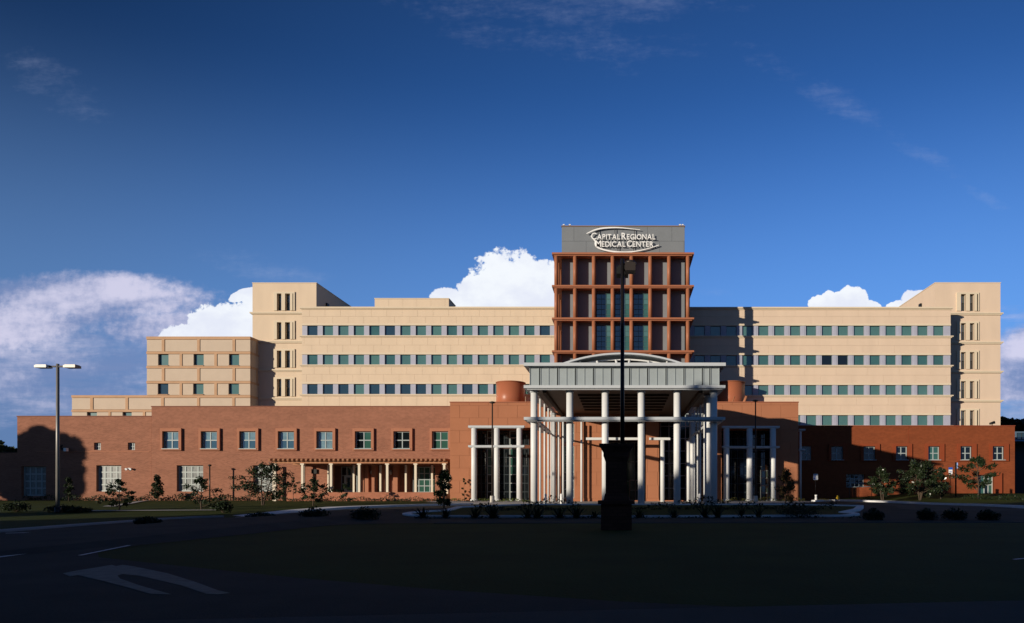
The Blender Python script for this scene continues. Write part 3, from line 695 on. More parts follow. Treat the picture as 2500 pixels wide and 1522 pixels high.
for y in (67.4, 69.6, 71.8, 74.2, 76.6, 79.2):
    bm = B(); box(bm, X(1405, D), X(1640, D), y, y+.16, zsof-.14, zsof+.025); part('soffit_batten', bm, soffitd, t)
for x in (-7.0, 7.1):
    bm = B(); box(bm, x-.16, x+.16, D+.6, 87.9, zsof-.28, zsof+.028); part('soffit_batten', bm, soffitd, t)
# vault
def arcband(y0, y1, hw, zb, rise, th, x_c=None, n=36):
    Rr = (hw*hw+rise*rise)/(2*rise); zc = zb+rise-Rr; a0 = math.asin(hw/Rr); xc = X(1520, 65.3) if x_c is None else x_c; bm = B(); secs = []
    for i in range(n+1):
        a = -a0+2*a0*i/n; s, c = math.sin(a), math.cos(a)
        secs.append([bm.verts.new((xc+q*s, y, zc+q*c)) for q, y in ((Rr, y0), (Rr, y1), (Rr-th, y1), (Rr-th, y0))])
    for A, C in zip(secs, secs[1:]):
        for k in range(4):
            f = bm.faces.new((A[k], A[(k+1) % 4], C[(k+1) % 4], C[k])); f.smooth = k == 0
    bm.faces.new(secs[0]); bm.faces.new(secs[-1]); return bm
zb = Z(890.5, 65.3)
part('vault_rim', arcband(65.1, 65.45, 5.8, zb, 1.06, .16), beamm, t)
part('vault_roof', arcband(65.45, 77.4, 5.74, zb, 1.0, .05), greym, t)
part('vault_inner_rim', arcband(66.1, 66.35, 5.2, zb-.1, .78, .13), white, t)
hw = 6.6
bm = B(); n = 30; Rr = (5.5**2+.88**2)/1.76; pts = []
for i in range(n+1):
    x = -5.5+11*i/n; pts.append((x+X(1520, 65.3), zb-.1+math.sqrt(Rr*Rr-x*x)-Rr+.88))
for (xa, za), (xb, zb2) in zip(pts, pts[1:]):
    bm.faces.new([bm.verts.new(v) for v in ((xa, 67.4, zb-.4), (xb, 67.4, zb-.4), (xb, 67.4, zb2), (xa, 67.4, za))])
part('vault_glass', bm, glassk, t)
for px in (1420, 1462, 1508, 1533, 1580, 1625):
    x = X(px, 65.9); k = -1 if px < 1519 else 1
    bm = B(); tube(bm, (x-k*.12, 65.9, zb-.5), (x+k*.18, 65.9, zb+.45 if abs(px-1519) > 50 else zb+.56), .13, .1, 10); part('strut', bm, white, t)
for px in (1296+2, 1751):
    bm = B(); x = X(px, 66); tube(bm, (x, 66, Z(889, D)), (x, 66, Z(882, D)), .03, .02, 6); part('rod', bm, beamm, t)
# inner colonnade
D = 81.0; t = thing('inner_colonnade', 'low white beam on small columns in front of the entrance doors', 'colonnade', (X(1519, D), D, .6))
for a, b in ((1431, 1557), (1585, 1636)):
    bm = B(); box(bm, X(a, D), X(b, D), D-.25, D+.25, Z(1075, D), Z(1069, D)); part('beam', bm, white, t)
for c, r in ((1419.8, .12), (1617.5, .25), (1680.8, .2), (1364, .1), (1375, .11)):
    bm = B(); x = X(c, D); tube(bm, (x, D, .3), (x, D, Z(1075 if c > 1500 else 1020, D)), r, r, 20); part('column', bm, white, t)
for n_, px in enumerate((1331.5, 1370.5, 1708)):
    x, y = X(px, 70), 70; bm = B(); tube(bm, (x, y, gz(x, y)-.05), (x, y, gz(x, y)+.95), .13, .13, 14); lathe(bm, x, y, [(.13, gz(x, y)+.95), (.1, gz(x, y)+1.03), (.02, gz(x, y)+1.06)], 14)
    tag(part('bollard', bm, signw), ('white bollard between the left canopy columns', 'white bollard beside the second canopy column from left', 'white bollard between the right canopy columns')[n_], 'bollard', 'white bollards at the entrance')
# ------------------------------------------------------------------ brick wings
def surround(t, D, a, b, c, d, oa, ob, oc, od, pr, m):
    bm = B(); A = hole(a, b, c, d, D); O = hole(oa, ob, oc, od, D)
    box(bm, O[0], O[1], D-pr, D+.12, A[3], O[3]); box(bm, O[0], O[1], D-pr, D+.12, O[2], A[2])
    box(bm, O[0], A[0], D-pr, D+.12, A[2], A[3]); box(bm, A[1], O[1], D-pr, D+.12, A[2], A[3]); part('surround', bm, m, t)
    bm = B(); box(bm, A[0]-.05, A[1]+.12, D-pr-.1, D+.2, A[2]-.03, A[2]+.06); part('sill', bm, mull, t)
D = 95.0
t = thing('brick_wing', 'left rose brick wing with eight framed four pane windows above the pergola', 'building', (X(735, D), D+4, .6))
up = [(399.4+93.75*i, 438.8+93.75*i, 1053.7, 1096.8) for i in range(8)]
big = [(235, 296, 1136.4, 1200.5), (431.4, 496, 1136.4, 1200.3), (617.7, 668.7, 1136.4, 1200.3)]
small = [(229.3, 246, 1081, 1099), (312, 329.4, 1081, 1099)]
porch = (812, 1062, 1135, 1203)
Hs = [hole(*w, D) for w in up+big[1:]+[porch]]
x0, x1, zt = X(370, D), X(1106, D), Z(993.8, D)
bm = B(); walled(bm, x0, x1, -1, zt, Hs, D, D+.6); part('wall', bm, brickL, t)
bm = B(); box(bm, x0, x1, D+2.4, 104, -1, zt-.4); box(bm, x0, x0+.5, D+.6, D+2.4, -1, zt-.4); part('body', bm, brickL, t)
bm = B(); box(bm, x0-.05, x1, D-.07, D+.7, zt, zt+.12); part('coping', bm, mat('coping_dark_red', (.2, .075, .045), .7), t)
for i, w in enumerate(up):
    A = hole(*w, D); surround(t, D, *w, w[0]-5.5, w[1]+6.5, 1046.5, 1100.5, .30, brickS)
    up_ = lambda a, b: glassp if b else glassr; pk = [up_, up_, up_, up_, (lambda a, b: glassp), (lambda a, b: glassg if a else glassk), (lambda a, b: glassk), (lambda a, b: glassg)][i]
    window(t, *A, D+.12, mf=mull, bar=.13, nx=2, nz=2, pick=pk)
for w in big[1:]: window(t, *hole(*w, D), D+.42, mf=mullg, bar=.16, nx=4, nz=4, panes=(blind,))
# porch behind the pergola: recessed wall with doors, green glass and brick piers
P = hole(*porch, D); y = D+2.1
bm = B(); box(bm, P[0], P[1], y+.1, y+.28, P[2]-.5, P[3]+.1); part('porch_wall', bm, brickL, t)
bm = B(); box(bm, P[0], P[1], D+.6, y+.1, P[2]-.6, P[2]-.1); part('porch_floor', bm, conc, t)
window(t, X(818, D), X(858, D), P[2], P[3]-.2, y, mf=mull, bar=.1, nx=3, nz=3, pick=lambda a, b: glassk if a != 1 else glassr)
o = window(t, X(826, D), X(853, D), P[2], Z(1160, D), y-.15, mf=mullg, bar=.28, nx=1, nz=1, panes=(glassr,), name='porch_door')
window(t, X(997, D), X(1054, D), P[2], P[3]-.2, y, mf=mull, bar=.12, nx=4, nz=4, pick=lambda a, b: glassg)
for px in (873, 882, 905, 925, 958, 985, 1060):
    bm = B(); box(bm, X(px, D)-.3, X(px, D)+.3, y-.9 if px in (905, 958) else y-.3, y+.1, P[2], P[3]); part('pier', bm, brickS, t)
bm = B(); pbox(bm, 762, 775, 1146, 1157, D, D-.25, D); part('notice_box', bm, black, t)
# lower left end
t = thing('low_brick_wing', 'lower rose brick end wing with two tiny square windows at far left', 'building', (X(205, D), D+4, .6))
D2 = 95.25
Hs = [hole(*w, D2) for w in small+[big[0], (52, 112, 1139, 1211)]]
x0, x1, zt = X(42, D2), X(370, D2)-.01, Z(1017.8, D2)
bm = B(); walled(bm, x0, x1, -1, zt, Hs, D2, D2+.6); part('wall', bm, brickL, t)
bm = B(); box(bm, x0, x1, D2+.6, 104, -1, zt-.4); part('body', bm, brickL, t)
bm = B(); box(bm, x0-.05, x1, D2-.07, D2+.7, zt, zt+.12); part('coping', bm, MATS['coping_dark_red'], t)
bm = B(); box(bm, X(90, D2), X(366, D2), D2-.06, D2+.1, Z(1103.6, D2), Z(1102, D2)); part('string_course', bm, brickS, t)
for w in small: window(t, *hole(*w, D2), D2+.3, mf=mull, bar=.08, nx=2, nz=2, panes=(blind,))
for w in (big[0], (52, 112, 1139, 1211)): window(t, *hole(*w, D2), D2+.42, mf=mullg, bar=.16, nx=4, nz=4, panes=(blind,))
bm = B()
for dx in (-.28, .28): tube(bm, (X(314, 95)+dx, D2-.2, Z(1145, 95)), (X(314, 95)+dx, D2-.38, Z(1146, 95)), .11, .15, 12)
box(bm, X(314, 95)-.2, X(314, 95)+.2, D2-.2, D2, Z(1147, 95), Z(1143, 95))
tag(part('twin_lamp', bm, signw), 'small white twin spot lamp on the brick wall beside the paned window', 'lamp')
t = thing('floodlight', 'bracketed floodlight on the low brick wing behind the lamp post', 'lamp', (X(158, 95), 94.8, Z(1098, 95)))
bm = B(); box(bm, X(148, 95), X(165, 95), 94.4, 95.25, Z(1099, 95), Z(1094, 95)); tube(bm, (X(150, 95), 94.6, Z(1096, 95)), (X(158, 95), 94.6, Z(1088, 95)), .12, .12, 8); part('bracket', bm, black, t)
bm = B(); box(bm, X(166, 95), X(173, 95), 94.2, 94.6, Z(1103, 95), Z(1095, 95)); part('lamp_head', bm, signw, t)
t = thing('service_wall', 'dark low brick wall at the far left edge below the lamp', 'wall', (X(-20, 95), 97, .5))
bm = B(); box(bm, X(-260, 95), X(42, 95)-.02, 95.4, 101, -1, Z(1105, 95)); part('wall', bm, brickL, t)
bm = B(); box(bm, X(-260, 95), X(42, 95)-.02, 95.3, 101.1, Z(1105, 95), Z(1103.5, 95)); part('coping', bm, black, t)
# right brick wing
D = 98.0
t = thing('brick_wing', 'right deep red brick wing half covered by a slanting shadow', 'building', (X(2210, D), D+4, 1))
rw = [(1957, 1980.5)]+[(2029+78.6*i, 2057.5+78.6*i) for i in range(6)]
rw = [(a, b, 1090, 1124) for a, b in rw]
lowr = [(2066, 2110.7, 1158, 1190), (2384.7, 2426.6, 1160, 1208)]
Hs = [hole(*w, D) for w in rw+lowr]
x0, x1, zt = X(1935, D), X(2477.5, D), Z(1040.8, D)
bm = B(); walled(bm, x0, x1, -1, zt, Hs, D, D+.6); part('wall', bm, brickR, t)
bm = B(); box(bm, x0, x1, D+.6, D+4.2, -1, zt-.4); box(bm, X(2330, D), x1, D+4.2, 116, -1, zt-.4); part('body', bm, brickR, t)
bm = B(); box(bm, x0, x1+.05, D-.07, D+.7, zt, zt+.1); part('coping', bm, mat('coping_deep_red', (.24, .06, .03), .7), t)
for i, w in enumerate(rw):
    A = hole(*w, D)
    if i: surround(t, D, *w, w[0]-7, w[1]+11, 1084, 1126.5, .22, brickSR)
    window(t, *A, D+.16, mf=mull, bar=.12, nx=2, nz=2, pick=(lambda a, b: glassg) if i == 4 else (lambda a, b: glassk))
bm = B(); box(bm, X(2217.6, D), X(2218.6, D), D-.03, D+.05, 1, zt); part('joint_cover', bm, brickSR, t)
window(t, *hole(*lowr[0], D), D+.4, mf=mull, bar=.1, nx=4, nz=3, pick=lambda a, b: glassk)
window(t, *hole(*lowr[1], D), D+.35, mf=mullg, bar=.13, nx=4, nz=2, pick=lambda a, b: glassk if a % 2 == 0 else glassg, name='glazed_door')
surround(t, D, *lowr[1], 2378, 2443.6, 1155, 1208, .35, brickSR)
for px in (2336, 2425):
    pass
for px, k in ((2350, 0), (2425, 1)):
    pass
t = thing('roof_floodlight', 'small black floodlight on the right brick parapet', 'lamp', (X(2425, D), D+.3, zt))
bm = B(); x = X(2425, D); tube(bm, (x, D+.3, zt+.1), (x, D+.3, zt+.35), .05, .05, 6); part('stem', bm, black, t)
bm = B(); tube(bm, (x-.35, D+.3, zt+.35), (x+.3, D+.2, zt+.55), .14, .2, 10); part('lamp_head', bm, black, t)
# covered walkway and dark annex, far right edge
t = thing('link_bridge', 'dark glazed link bridge with blue edge at the right border', 'building', (X(2530, 104), 106, 1))
bm = B(); box(bm, x1+.02, X(2800, 104), 104, 110, Z(1078, 104), Z(1054, 104)); part('wall', bm, mat('blue_grey_metal', (.09, .14, .2), .4), t)
bm = B(); box(bm, x1+.02, X(2800, 104), 103.7, 104, Z(1078, 104), Z(1075, 104)); part('edge_beam', bm, mat('blue_metal', (.12, .25, .42), .4), t)
for i in range(7):
    px = 2482+i*26; window(t, X(px, 104), X(px+23, 104), Z(1073.5, 104), Z(1057, 104), 103.9, mf=framed, bar=.06, nx=2, panes=(teald,))
bm = B(); box(bm, x1+.02, X(2800, 104), 108, 112, -1, Z(1080, 104)); part('rear_wall', bm, mat('dark_slate', (.04, .05, .06), .8), t)
# ------------------------------------------------------------------ pergola
D = 89.0
t = thing('pergola', 'timber pergola with close rafters on cream posts along the left brick wing', 'pergola', (X(875, D), 92, .5))
zb_, zt_ = Z(1132, D), Z(1126.5, D)
bm = B(); box(bm, X(668, D), X(1093, D), D-.09, D+.09, zb_, zt_); part('beam', bm, wood, t)
bm = B(); box(bm, X(668, D), X(1093, D), 94.2, 94.4, zb_, zt_); part('beam', bm, wood, t)
rf = None
for i in range(39):
    x = X(664+11.15*i, D)
    if rf is None:
        bm = B(); v = [(-.12, D-.75, zt_+.04), (-.12, 94.9, zt_+.04), (-.12, 94.9, zt_+.32), (-.12, D-.55, zt_+.32), (-.12, D-.75, zt_+.2)]
        a = [bm.verts.new(q) for q in v]; b = [bm.verts.new((.12, q[1], q[2])) for q in v]; bm.faces.new(a); bm.faces.new(b[::-1])
        for k in range(5): bm.faces.new((a[k], a[(k+1) % 5], b[(k+1) % 5], b[k]))
        rf = part('rafter', bm, wood, t); my, mz = WL[rf.name].y, WL[rf.name].z; me = rf.data
        rf.location = Vector((x, my, mz))-WL[t.name]
    else: link('rafter', me, t, (x, my, mz))
for px in (672, 739, 809, 877.5, 946, 1015, 1085):
    x = X(px, D); bm = B(); box(bm, x-.14, x+.14, D-.14, D+.14, gz(x, D), zb_); part('post', bm, creamp, t)
    bm = B(); box(bm, x-.24, x+.24, D-.2, D+.2, zb_-.16, zb_-.005); part('post_cap', bm, creamp, t)
for px in (668, 742, 802, 864, 929, 991, 1055, 1092):
    x = X(px, 94); bm = B(); box(bm, x-.12, x+.12, 93.9, 94.15, .4, zb_); part('post', bm, creamp, t)
D = 88.3
t = thing('terrace_wall', 'low rose brick terrace wall in front of the pergola posts', 'wall', (X(885, D), D, .4))
bm = B(); box(bm, X(700, D), X(1080, D), D, D+.35, -.5, Z(1203.6, D)); part('wall', bm, mat('brick_terrace', (.34, .135, .08), .9, .1, .8, brick=(.4, .134, .012, .13, .25)), t)
bm = B(); box(bm, X(699, D), X(1081, D), D-.05, D+.4, Z(1203.6, D), Z(1202, D)); part('coping', bm, brickS, t)
bm = B(); box(bm, X(700, D), X(1080, D), D+.35, 95.3, 0, Z(1206, D)); part('terrace_floor', bm, conc, t)
for k, px in enumerate((908, 954)):
    D = 96.9; x = X(px, D); bm = B(); lathe(bm, x, D, [(.05, Z(1160, D)), (.17, Z(1157, D)), (.2, Z(1153, D)), (.12, Z(1149, D)), (.03, Z(1147.5, D))], 12)
    tag(part('porch_lantern', bm, lampm), 'round porch lantern under the pergola, %s of the two' % ('left' if k == 0 else 'right'), 'lantern', 'round lanterns in the porch')
D = 91.4; t = thing('notice_sign', 'white sign with black arrow on the wall by the dark oval bush', 'sign', (X(1103, D), D, Z(1176, D)))
bm = B(); pbox(bm, 1098, 1108, 1160, 1176, D, D, D+.08); part('sign_board', bm, signw, t)
bm = B(); q = [bm.verts.new((X(a, D), D-.004, Z(b, D))) for a, b in ((1099, 1163), (1106, 1167), (1106, 1171))]; bm.faces.new(q); part('arrow', bm, black, t)
# ------------------------------------------------------------------ poles, pier, signs
x, y = X(1505, 31.8), 31.8
t = thing('brick_pier', 'dark brick pier with flared cap standing on the front lawn', 'pier', (x, y, 0))
k = y/F; prof = [(.0, 73, 1545)]
pier = mat('brick_pier', (.13, .05, .03), .9, .12, 1.5, .2, 8, brick=(.4, .15, .015, .2, -.3))
def sq(bm, w0, w1, z0, z1):
    a = [bm.verts.new((x+sx*w0/2, y+sy*w0/2, z0)) for sx, sy in ((-1, -1), (1, -1), (1, 1), (-1, 1))]; b = [bm.verts.new((x+sx*w1/2, y+sy*w1/2, z1)) for sx, sy in ((-1, -1), (1, -1), (1, 1), (-1, 1))]
    bm.faces.new(a[::-1]); bm.faces.new(b)
    for i in range(4): bm.faces.new((a[i], a[(i+1) % 4], b[(i+1) % 4], b[i]))
zz = lambda p: Z(p, y)
bm = B(); sq(bm, 1.34, 1.34, -.2, zz(1231)); part('plinth', bm, pier, t)
bm = B(); sq(bm, 1.6, 1.6, zz(1231), zz(1222)); part('plinth_cap', bm, pier, t)
bm = B(); sq(bm, 1.12, .98, zz(1222), zz(1205)); sq(bm, .94, .94, zz(1205)+.001, zz(1128)); part('shaft', bm, pier, t)
bm = B(); sq(bm, .96, 1.12, zz(1128), zz(1116)); sq(bm, 1.13, 1.13, zz(1116), zz(1104)); sq(bm, 1.2, 1.46, zz(1104), zz(1091)); sq(bm, 1.5, 1.5, zz(1091), zz(1086)); part('cap', bm, pier, t)
D = 33.2; x = X(1519.5, D)
t = thing('lamp_post', 'tall black lamp post rising behind the brick pier', 'lamp post', (x, D, 0), 'lamp posts')
bm = B(); tube(bm, (x, D, 0), (x, D, Z(632, D)), .115, .08, 14); part('pole', bm, mat('black_pole', (.012, .011, .012), .3), t)
bm = B(); tube(bm, (x, D, 0), (x, D, .6), .3, .3, 16); part('footing', bm, conc, t)
for yy_, w in ((D+.75, .5),):
    bm = B(); box(bm, x-.28, x+.28, yy_-.35, yy_+.35, Z(662, D), Z(645, D)); box(bm, x-.2, x+.2, yy_-.3, yy_+.3, Z(645, D), Z(640, D)); part('lamp_head', bm, black, t)
    bm = B(); box(bm, x-.05, x+.05, min(D, yy_), max(D, yy_), Z(655, D), Z(650, D)); part('arm', bm, black, t)
bm = B(); box(bm, x+.12, x+.6, D-.3, D+.3, Z(665, D), Z(645, D)); lathe(bm, x+.36, D, [(.3, Z(645, D)), (.2, Z(638, D)), (.05, Z(635, D))], 10); part('lamp_head', bm, steel, t)
D = 51; x = X(141, D)
t = thing('lamp_post', 'twin head lamp post on the left lawn', 'lamp post', (x, D, 0), 'lamp posts')
bm = B(); tube(bm, (x, D, 0), (x, D, Z(889, D)), .13, .1, 14); part('pole', bm, steell, t)
bm = B(); tube(bm, (x, D, 0), (x, D, .6), .22, .2, 16); part('footing', bm, steel, t)
for s in (-1, 1):
    bm = B(); a, b = x+s*.18, x+s*1.45
    v = [(min(a, b), 0), (max(a, b), 0)]
    box(bm, min(x+s*.6, b), max(x+s*.6, b), D-.3, D+.3, Z(899, D), Z(893, D)); box(bm, min(x+s*.66, x+s*1.4), max(x+s*.66, x+s*1.4), D-.24, D+.24, Z(893, D), Z(891.5, D)); part('lamp_head', bm, signw if s < 0 else steell, t)
    bm = B(); box(bm, min(x+s*.1, x+s*.6), max(x+s*.1, x+s*.6), D-.06, D+.06, Z(897, D), Z(893.5, D)); part('arm', bm, black, t)
def pathlamp(px, D, ptop, lab):
    x = X(px, D); g0 = gz(x, D); t = thing('lamp_post', lab, 'lamp post', (x, D, g0), 'lamp posts')
    bm = B(); tube(bm, (x, D, g0), (x, D, g0+.75), .26, .24, 16); part('footing', bm, mat('white_concrete', (.62, .58, .5), .8), t)
    bm = B(); tube(bm, (x, D, g0+.75), (x, D, Z(ptop+4, D)), .1, .07, 10); part('pole', bm, steel, t)
    bm = B(); lathe(bm, x, D, [(.08, Z(ptop+5, D)), (.3, Z(ptop+3.5, D)), (.34, Z(ptop+2, D)), (.2, Z(ptop, D)), (.04, Z(ptop-1, D))], 14); part('lamp_head', bm, steel, t)
pathlamp(1202, 77.5, 981, 'slim single lamp post with white footing left of the canopy')
pathlamp(1844.5, 77.5, 977, 'slim single lamp post with white footing right of the canopy')
D = 93.0
x = X(512, D); t = thing('lamp_post', 'short dark post with small head beside the paned window', 'lamp post', (x, D, .6), 'lamp posts')
bm = B(); tube(bm, (x, D, .5), (x, D, Z(1139, D)), .1, .08, 10); part('pole', bm, steel, t)
bm = B(); lathe(bm, x, D, [(.1, Z(1139, D)), (.22, Z(1137.5, D)), (.22, Z(1135.5, D)), (.06, Z(1134, D))], 12); part('lamp_head', bm, steel, t)
D = 84
x = X(1991, D); g0 = gz(x, D); t = thing('accessible_sign', 'blue and white accessible parking sign by the shaded brick wall', 'sign', (x, D, g0))
bm = B(); tube(bm, (x, D, g0), (x, D, Z(1158, D)), .035, .035, 8); part('post', bm, steel, t)
bm = B(); pbox(bm, 1985.5, 1996.5, 1157.5, 1172, D, D-.08, D-.05); part('sign_board', bm, signw, t)
bm = B(); pbox(bm, 1986.3, 1990.8, 1158.3, 1171.2, D, D-.088, D-.082); part('blue_field', bm, signb, t)
bm = B(); pp = [(1988.7, 1160.3), (1988.7, 1163.5), (1989.6, 1165)]
lathe(bm, X(1988.5, D), D-.1, [(.045, Z(1160.8, D)), (.045, Z(1159.6, D))], 8); path(bm, [(X(a, D), D-.095, Z(b, D)) for a, b in pp], .02, 6); path(bm, [(X(1988.3+1.5*math.cos(q), D), D-.095, Z(1166+1.7*math.sin(q), D)) for q in [i*.5-1.2 for i in range(11)]], .018, 6); part('wheelchair_symbol', bm, signw, t)
for n_, py in enumerate((1205, 1217)):
    pass
x, y = X(1992, 83), 83; bm = B(); g0 = gz(x, y); tube(bm, (x, y, g0), (x, y, g0+.5), .14, .14, 12); tube(bm, (x, y, g0+.5), (x, y, g0+.8), .1, .16, 12)
tag(part('short_bollard', bm, signw), 'white bollard below the blue and white parking sign', 'bollard', 'white bollards at the entrance')
D = 86; x = X(2320, D); g0 = gz(x, D); t = thing('parking_sign', 'blue topped sign on a thin post in front of the right brick wing', 'sign', (x, D, g0))
bm = B(); tube(bm, (x, D, g0), (x, D, Z(1143, D)), .04, .04, 8); part('post', bm, black, t)
bm = B(); pbox(bm, 2315.5, 2324.5, 1147, 1159, D, D-.09, D-.05); part('sign_board', bm, signw, t)
bm = B(); pbox(bm, 2315.3, 2324.7, 1141.5, 1147, D, D-.1, D-.05); part('sign_header', bm, signb, t)
bm = B(); pbox(bm, 2317, 2323, 1151, 1152.4, D, D-.096, D-.091); pbox(bm, 2317.6, 2322.4, 1154.5, 1155.7, D, D-.096, D-.091); part('sign_print', bm, signb, t)
D = 84; x = X(2333.5, D); g0 = gz(x, D); t = thing('banner_post', 'thick dark post with a narrow blue strip near the top', 'post', (x, D, g0))
bm = B(); tube(bm, (x, D, g0), (x, D, Z(1129, D)), .09, .09, 10); part('post', bm, black, t)
bm = B(); box(bm, x+.1, x+.22, D-.06, D+.06, Z(1144, D), Z(1130, D)); part('strip', bm, mat('pale_blue', (.3, .45, .8), .5), t)
D = 86; x = X(2045.6, D); g0 = gz(x, D); bm = B(); lathe(bm, x, D, [(.16, g0), (.16, g0+.1), (.11, g0+.12), (.11, g0+.5), (.15, g0+.52), (.12, g0+.62), (.04, g0+.7)], 12); tube(bm, (x-.2, D, g0+.38), (x+.2, D, g0+.38), .06, .06, 8)
tag(part('fire_hydrant', bm, yellow), 'small yellow hydrant on the kerb by the shaded brick wall', 'hydrant')
D = 92; t = thing('handrail', 'pale metal handrail on short posts below the shaded brick wall', 'handrail', (X(2101, D), D, 1))
bm = B(); tube(bm, (X(2070, D), D, Z(1190, D)), (X(2132, D), D, Z(1188, D)), .05, .05, 8); part('rail', bm, mull, t)
for px in (2074, 2097, 2128):
    bm = B(); tube(bm, (X(px, D), D, .4), (X(px, D), D, Z(1189.5, D)), .035, .035, 8); part('post', bm, steel, t)
# ------------------------------------------------------------------ vegetation
def leaf(bm, p, s, rng, up=.2, asp=.5):
    d = Vector((rng.gauss(0, 1), rng.gauss(0, 1), rng.gauss(0, 1)+up)).normalized(); a = d.orthogonal().normalized(); b = d.cross(a)
    th = rng.random()*6.28; u = a*math.cos(th)+b*math.sin(th); v = d.cross(u); l = s*rng.uniform(.7, 1.4)
    bm.faces.new([bm.verts.new(q) for q in (p-u*l*.5, p+v*l*asp*.5, p+u*l*.5, p-v*l*asp*.5)])
def cluster(bm, c, r, n, s, rng, sq=1.0, asp=.5):
    for _ in range(n):
        d = Vector((rng.gauss(0, 1), rng.gauss(0, 1), rng.gauss(0, 1))).normalized()*r*rng.random()**.45; d.z *= sq; leaf(bm, Vector(c)+d, s, rng, asp=asp)
def tree_parts(parent, x, y, z, h, cr, seed, nb=9, leafn=60, ls=.22, trunk_r=.06, spread=1.0, droop=0, stems=1, lm_=None, low=.3, asp=.5, cr_s=.28):
    rng = random.Random(seed); bt, bl = B(), B()
    for st in range(stems):
        a = rng.random()*6.28; base = Vector((x+(.1*math.cos(a) if stems > 1 else 0), y, z-.1)); lean = Vector((math.cos(a), math.sin(a), 0))*(.35*cr*(st > 0) if stems > 1 else .05*cr)
        P_ = [base+Vector((0, 0, h*.92*q))+lean*q+Vector((rng.uniform(-1, 1), rng.uniform(-1, 1), 0))*.04*h*q for q in (0, .2, .4, .6, .8, 1)]
        for i in range(5): tube(bt, P_[i], P_[i+1], trunk_r*(1-.17*i), trunk_r*(1-.17*(i+1)), 7, False)
        for k in range(nb):
            q = low+(1-low)*(k+rng.random()*.6)/nb; i = min(4, int(q*5)); s0 = P_[i].lerp(P_[i+1], q*5-i) if i < 5 else P_[5]
            an = 2.4*k+rng.random(); ln = cr*spread*math.sin(math.pi*min(.97, .18+.85*(q-low)/(1-low)))*rng.uniform(.6, 1.15)
            e = s0+Vector((math.cos(an)*ln, math.sin(an)*ln, h*(.12-droop*.25)*rng.uniform(.3, 1.2)))
            mid = s0.lerp(e, .5)+Vector((0, 0, .06*h)); tube(bt, s0, mid, trunk_r*.4, trunk_r*.28, 5, False); tube(bt, mid, e, trunk_r*.28, trunk_r*.1, 5, False)
            for q2, rr in ((1, 1), (.62, .9), (.85, .8)):
                c = s0.lerp(e, q2)+Vector((0, 0, .03*h*(1-q2))); cluster(bl, c, cr*cr_s*rr*rng.uniform(.6, 1.2), int(leafn/3*rr), ls, rng, .8, asp)
        cluster(bl, P_[5], cr*.25, leafn//2, ls, rng, 1.2, asp)
    part('trunk', bt, bark, parent); part('crown', bl, lm_ or leafm, parent)
def small_tree(label, px, base_py, D, top_py, wpx, seed, group=None, **k):
    x = X(px, D); g0 = gz(x, D); h = Z(top_py, D)-g0; t = thing('young_tree', label, 'tree', (x, D, g0), group)
    tree_parts(t, x, D, g0, h, wpx*D/F/2, seed, **k); return t
G = 'young trees planted before the hospital'
small_tree('young spreading tree in front of the left paned window', 292, 0, 54, 1172, 82, 11, G, nb=15, leafn=75, ls=.2, low=.12, trunk_r=.06, spread=1.15, cr_s=.22, asp=.4)
small_tree('young tree with ragged crown by the short dark post', 492, 0, 54, 1163, 86, 12, G, nb=15, leafn=75, ls=.2, low=.12, trunk_r=.06, spread=1.15, cr_s=.22, asp=.4)
small_tree('largest young tree with wide drooping branches left of the pergola', 640, 0, 66, 1132, 122, 13, G, nb=20, leafn=85, ls=.22, low=.18, stems=2, trunk_r=.08, spread=1.2, cr_s=.2, asp=.4)
small_tree('sparse young tree in front of the pergola posts', 764, 0, 64, 1170, 78, 14, G, nb=12, leafn=36, ls=.3, low=.2, trunk_r=.06)
small_tree('thin sapling against the wall between tree and pergola', 716, 0, 86, 1165, 30, 15, G, nb=8, leafn=24, ls=.25, trunk_r=.04)
small_tree('sapling in front of the white porch door', 843, 0, 84, 1180, 40, 16, G, nb=8, leafn=40, ls=.25, trunk_r=.04, low=.1)
small_tree('narrow climbing shrub left of the portico columns', 1134, 0, 88, 1163, 13, 17, G, nb=8, leafn=50, ls=.22, low=.05, trunk_r=.03)
small_tree('leafless stemmed young magnolia on the right berm', 2155, 0, 78, 1143, 60, 21, G, nb=14, leafn=60, ls=.34, lm_=leafr, stems=2, low=.2, trunk_r=.07)
small_tree('broad magnolia with glossy leaves on the right berm', 2245, 0, 80, 1128, 110, 22, G, nb=20, leafn=90, ls=.26, lm_=leafr, stems=3, low=.12, cr_s=.22, spread=1.1, trunk_r=.08)
small_tree('small magnolia beside the blue topped sign', 2297, 0, 81, 1143, 50, 23, G, nb=12, leafn=50, ls=.32, lm_=leafr, low=.1, trunk_r=.05)
def oval_tree(label, px, D, top, w, seed, m, cone=False, n=1500, ls=.2):
    x = X(px, D); g0 = gz(x, D); h = Z(top, D)-g0; rng = random.Random(seed); t = thing('oval_bush', label, 'bush', (x, D, g0)); bt, bl = B(), B()
    tube(bt, (x, D, g0-.1), (x, D, g0+h*.9), .07, .02, 7); r = w*D/F/2
    for k in range(26):
        q = .14+.86*rng.random(); a = rng.random()*6.28; rr = r*((1-q)**.7*1.15 if cone else math.sin(math.pi*min(.98, .08+q*.9))**.6)*rng.uniform(.5, 1)
        c = Vector((x+math.cos(a)*rr*.75, D+math.sin(a)*rr*.75, g0+q*h)); tube(bt, (x, D, c.z-.2), c, .025, .01, 5, False); cluster(bl, c, r*.36, n//26, ls, rng, 1.1)
    part('trunk', bt, bark, t); part('crown', bl, m, t)
oval_tree('dark oval magnolia bush on the drive edge between pergola and portico', 1084, 57, 1152, 48, 31, leafm, n=1700)
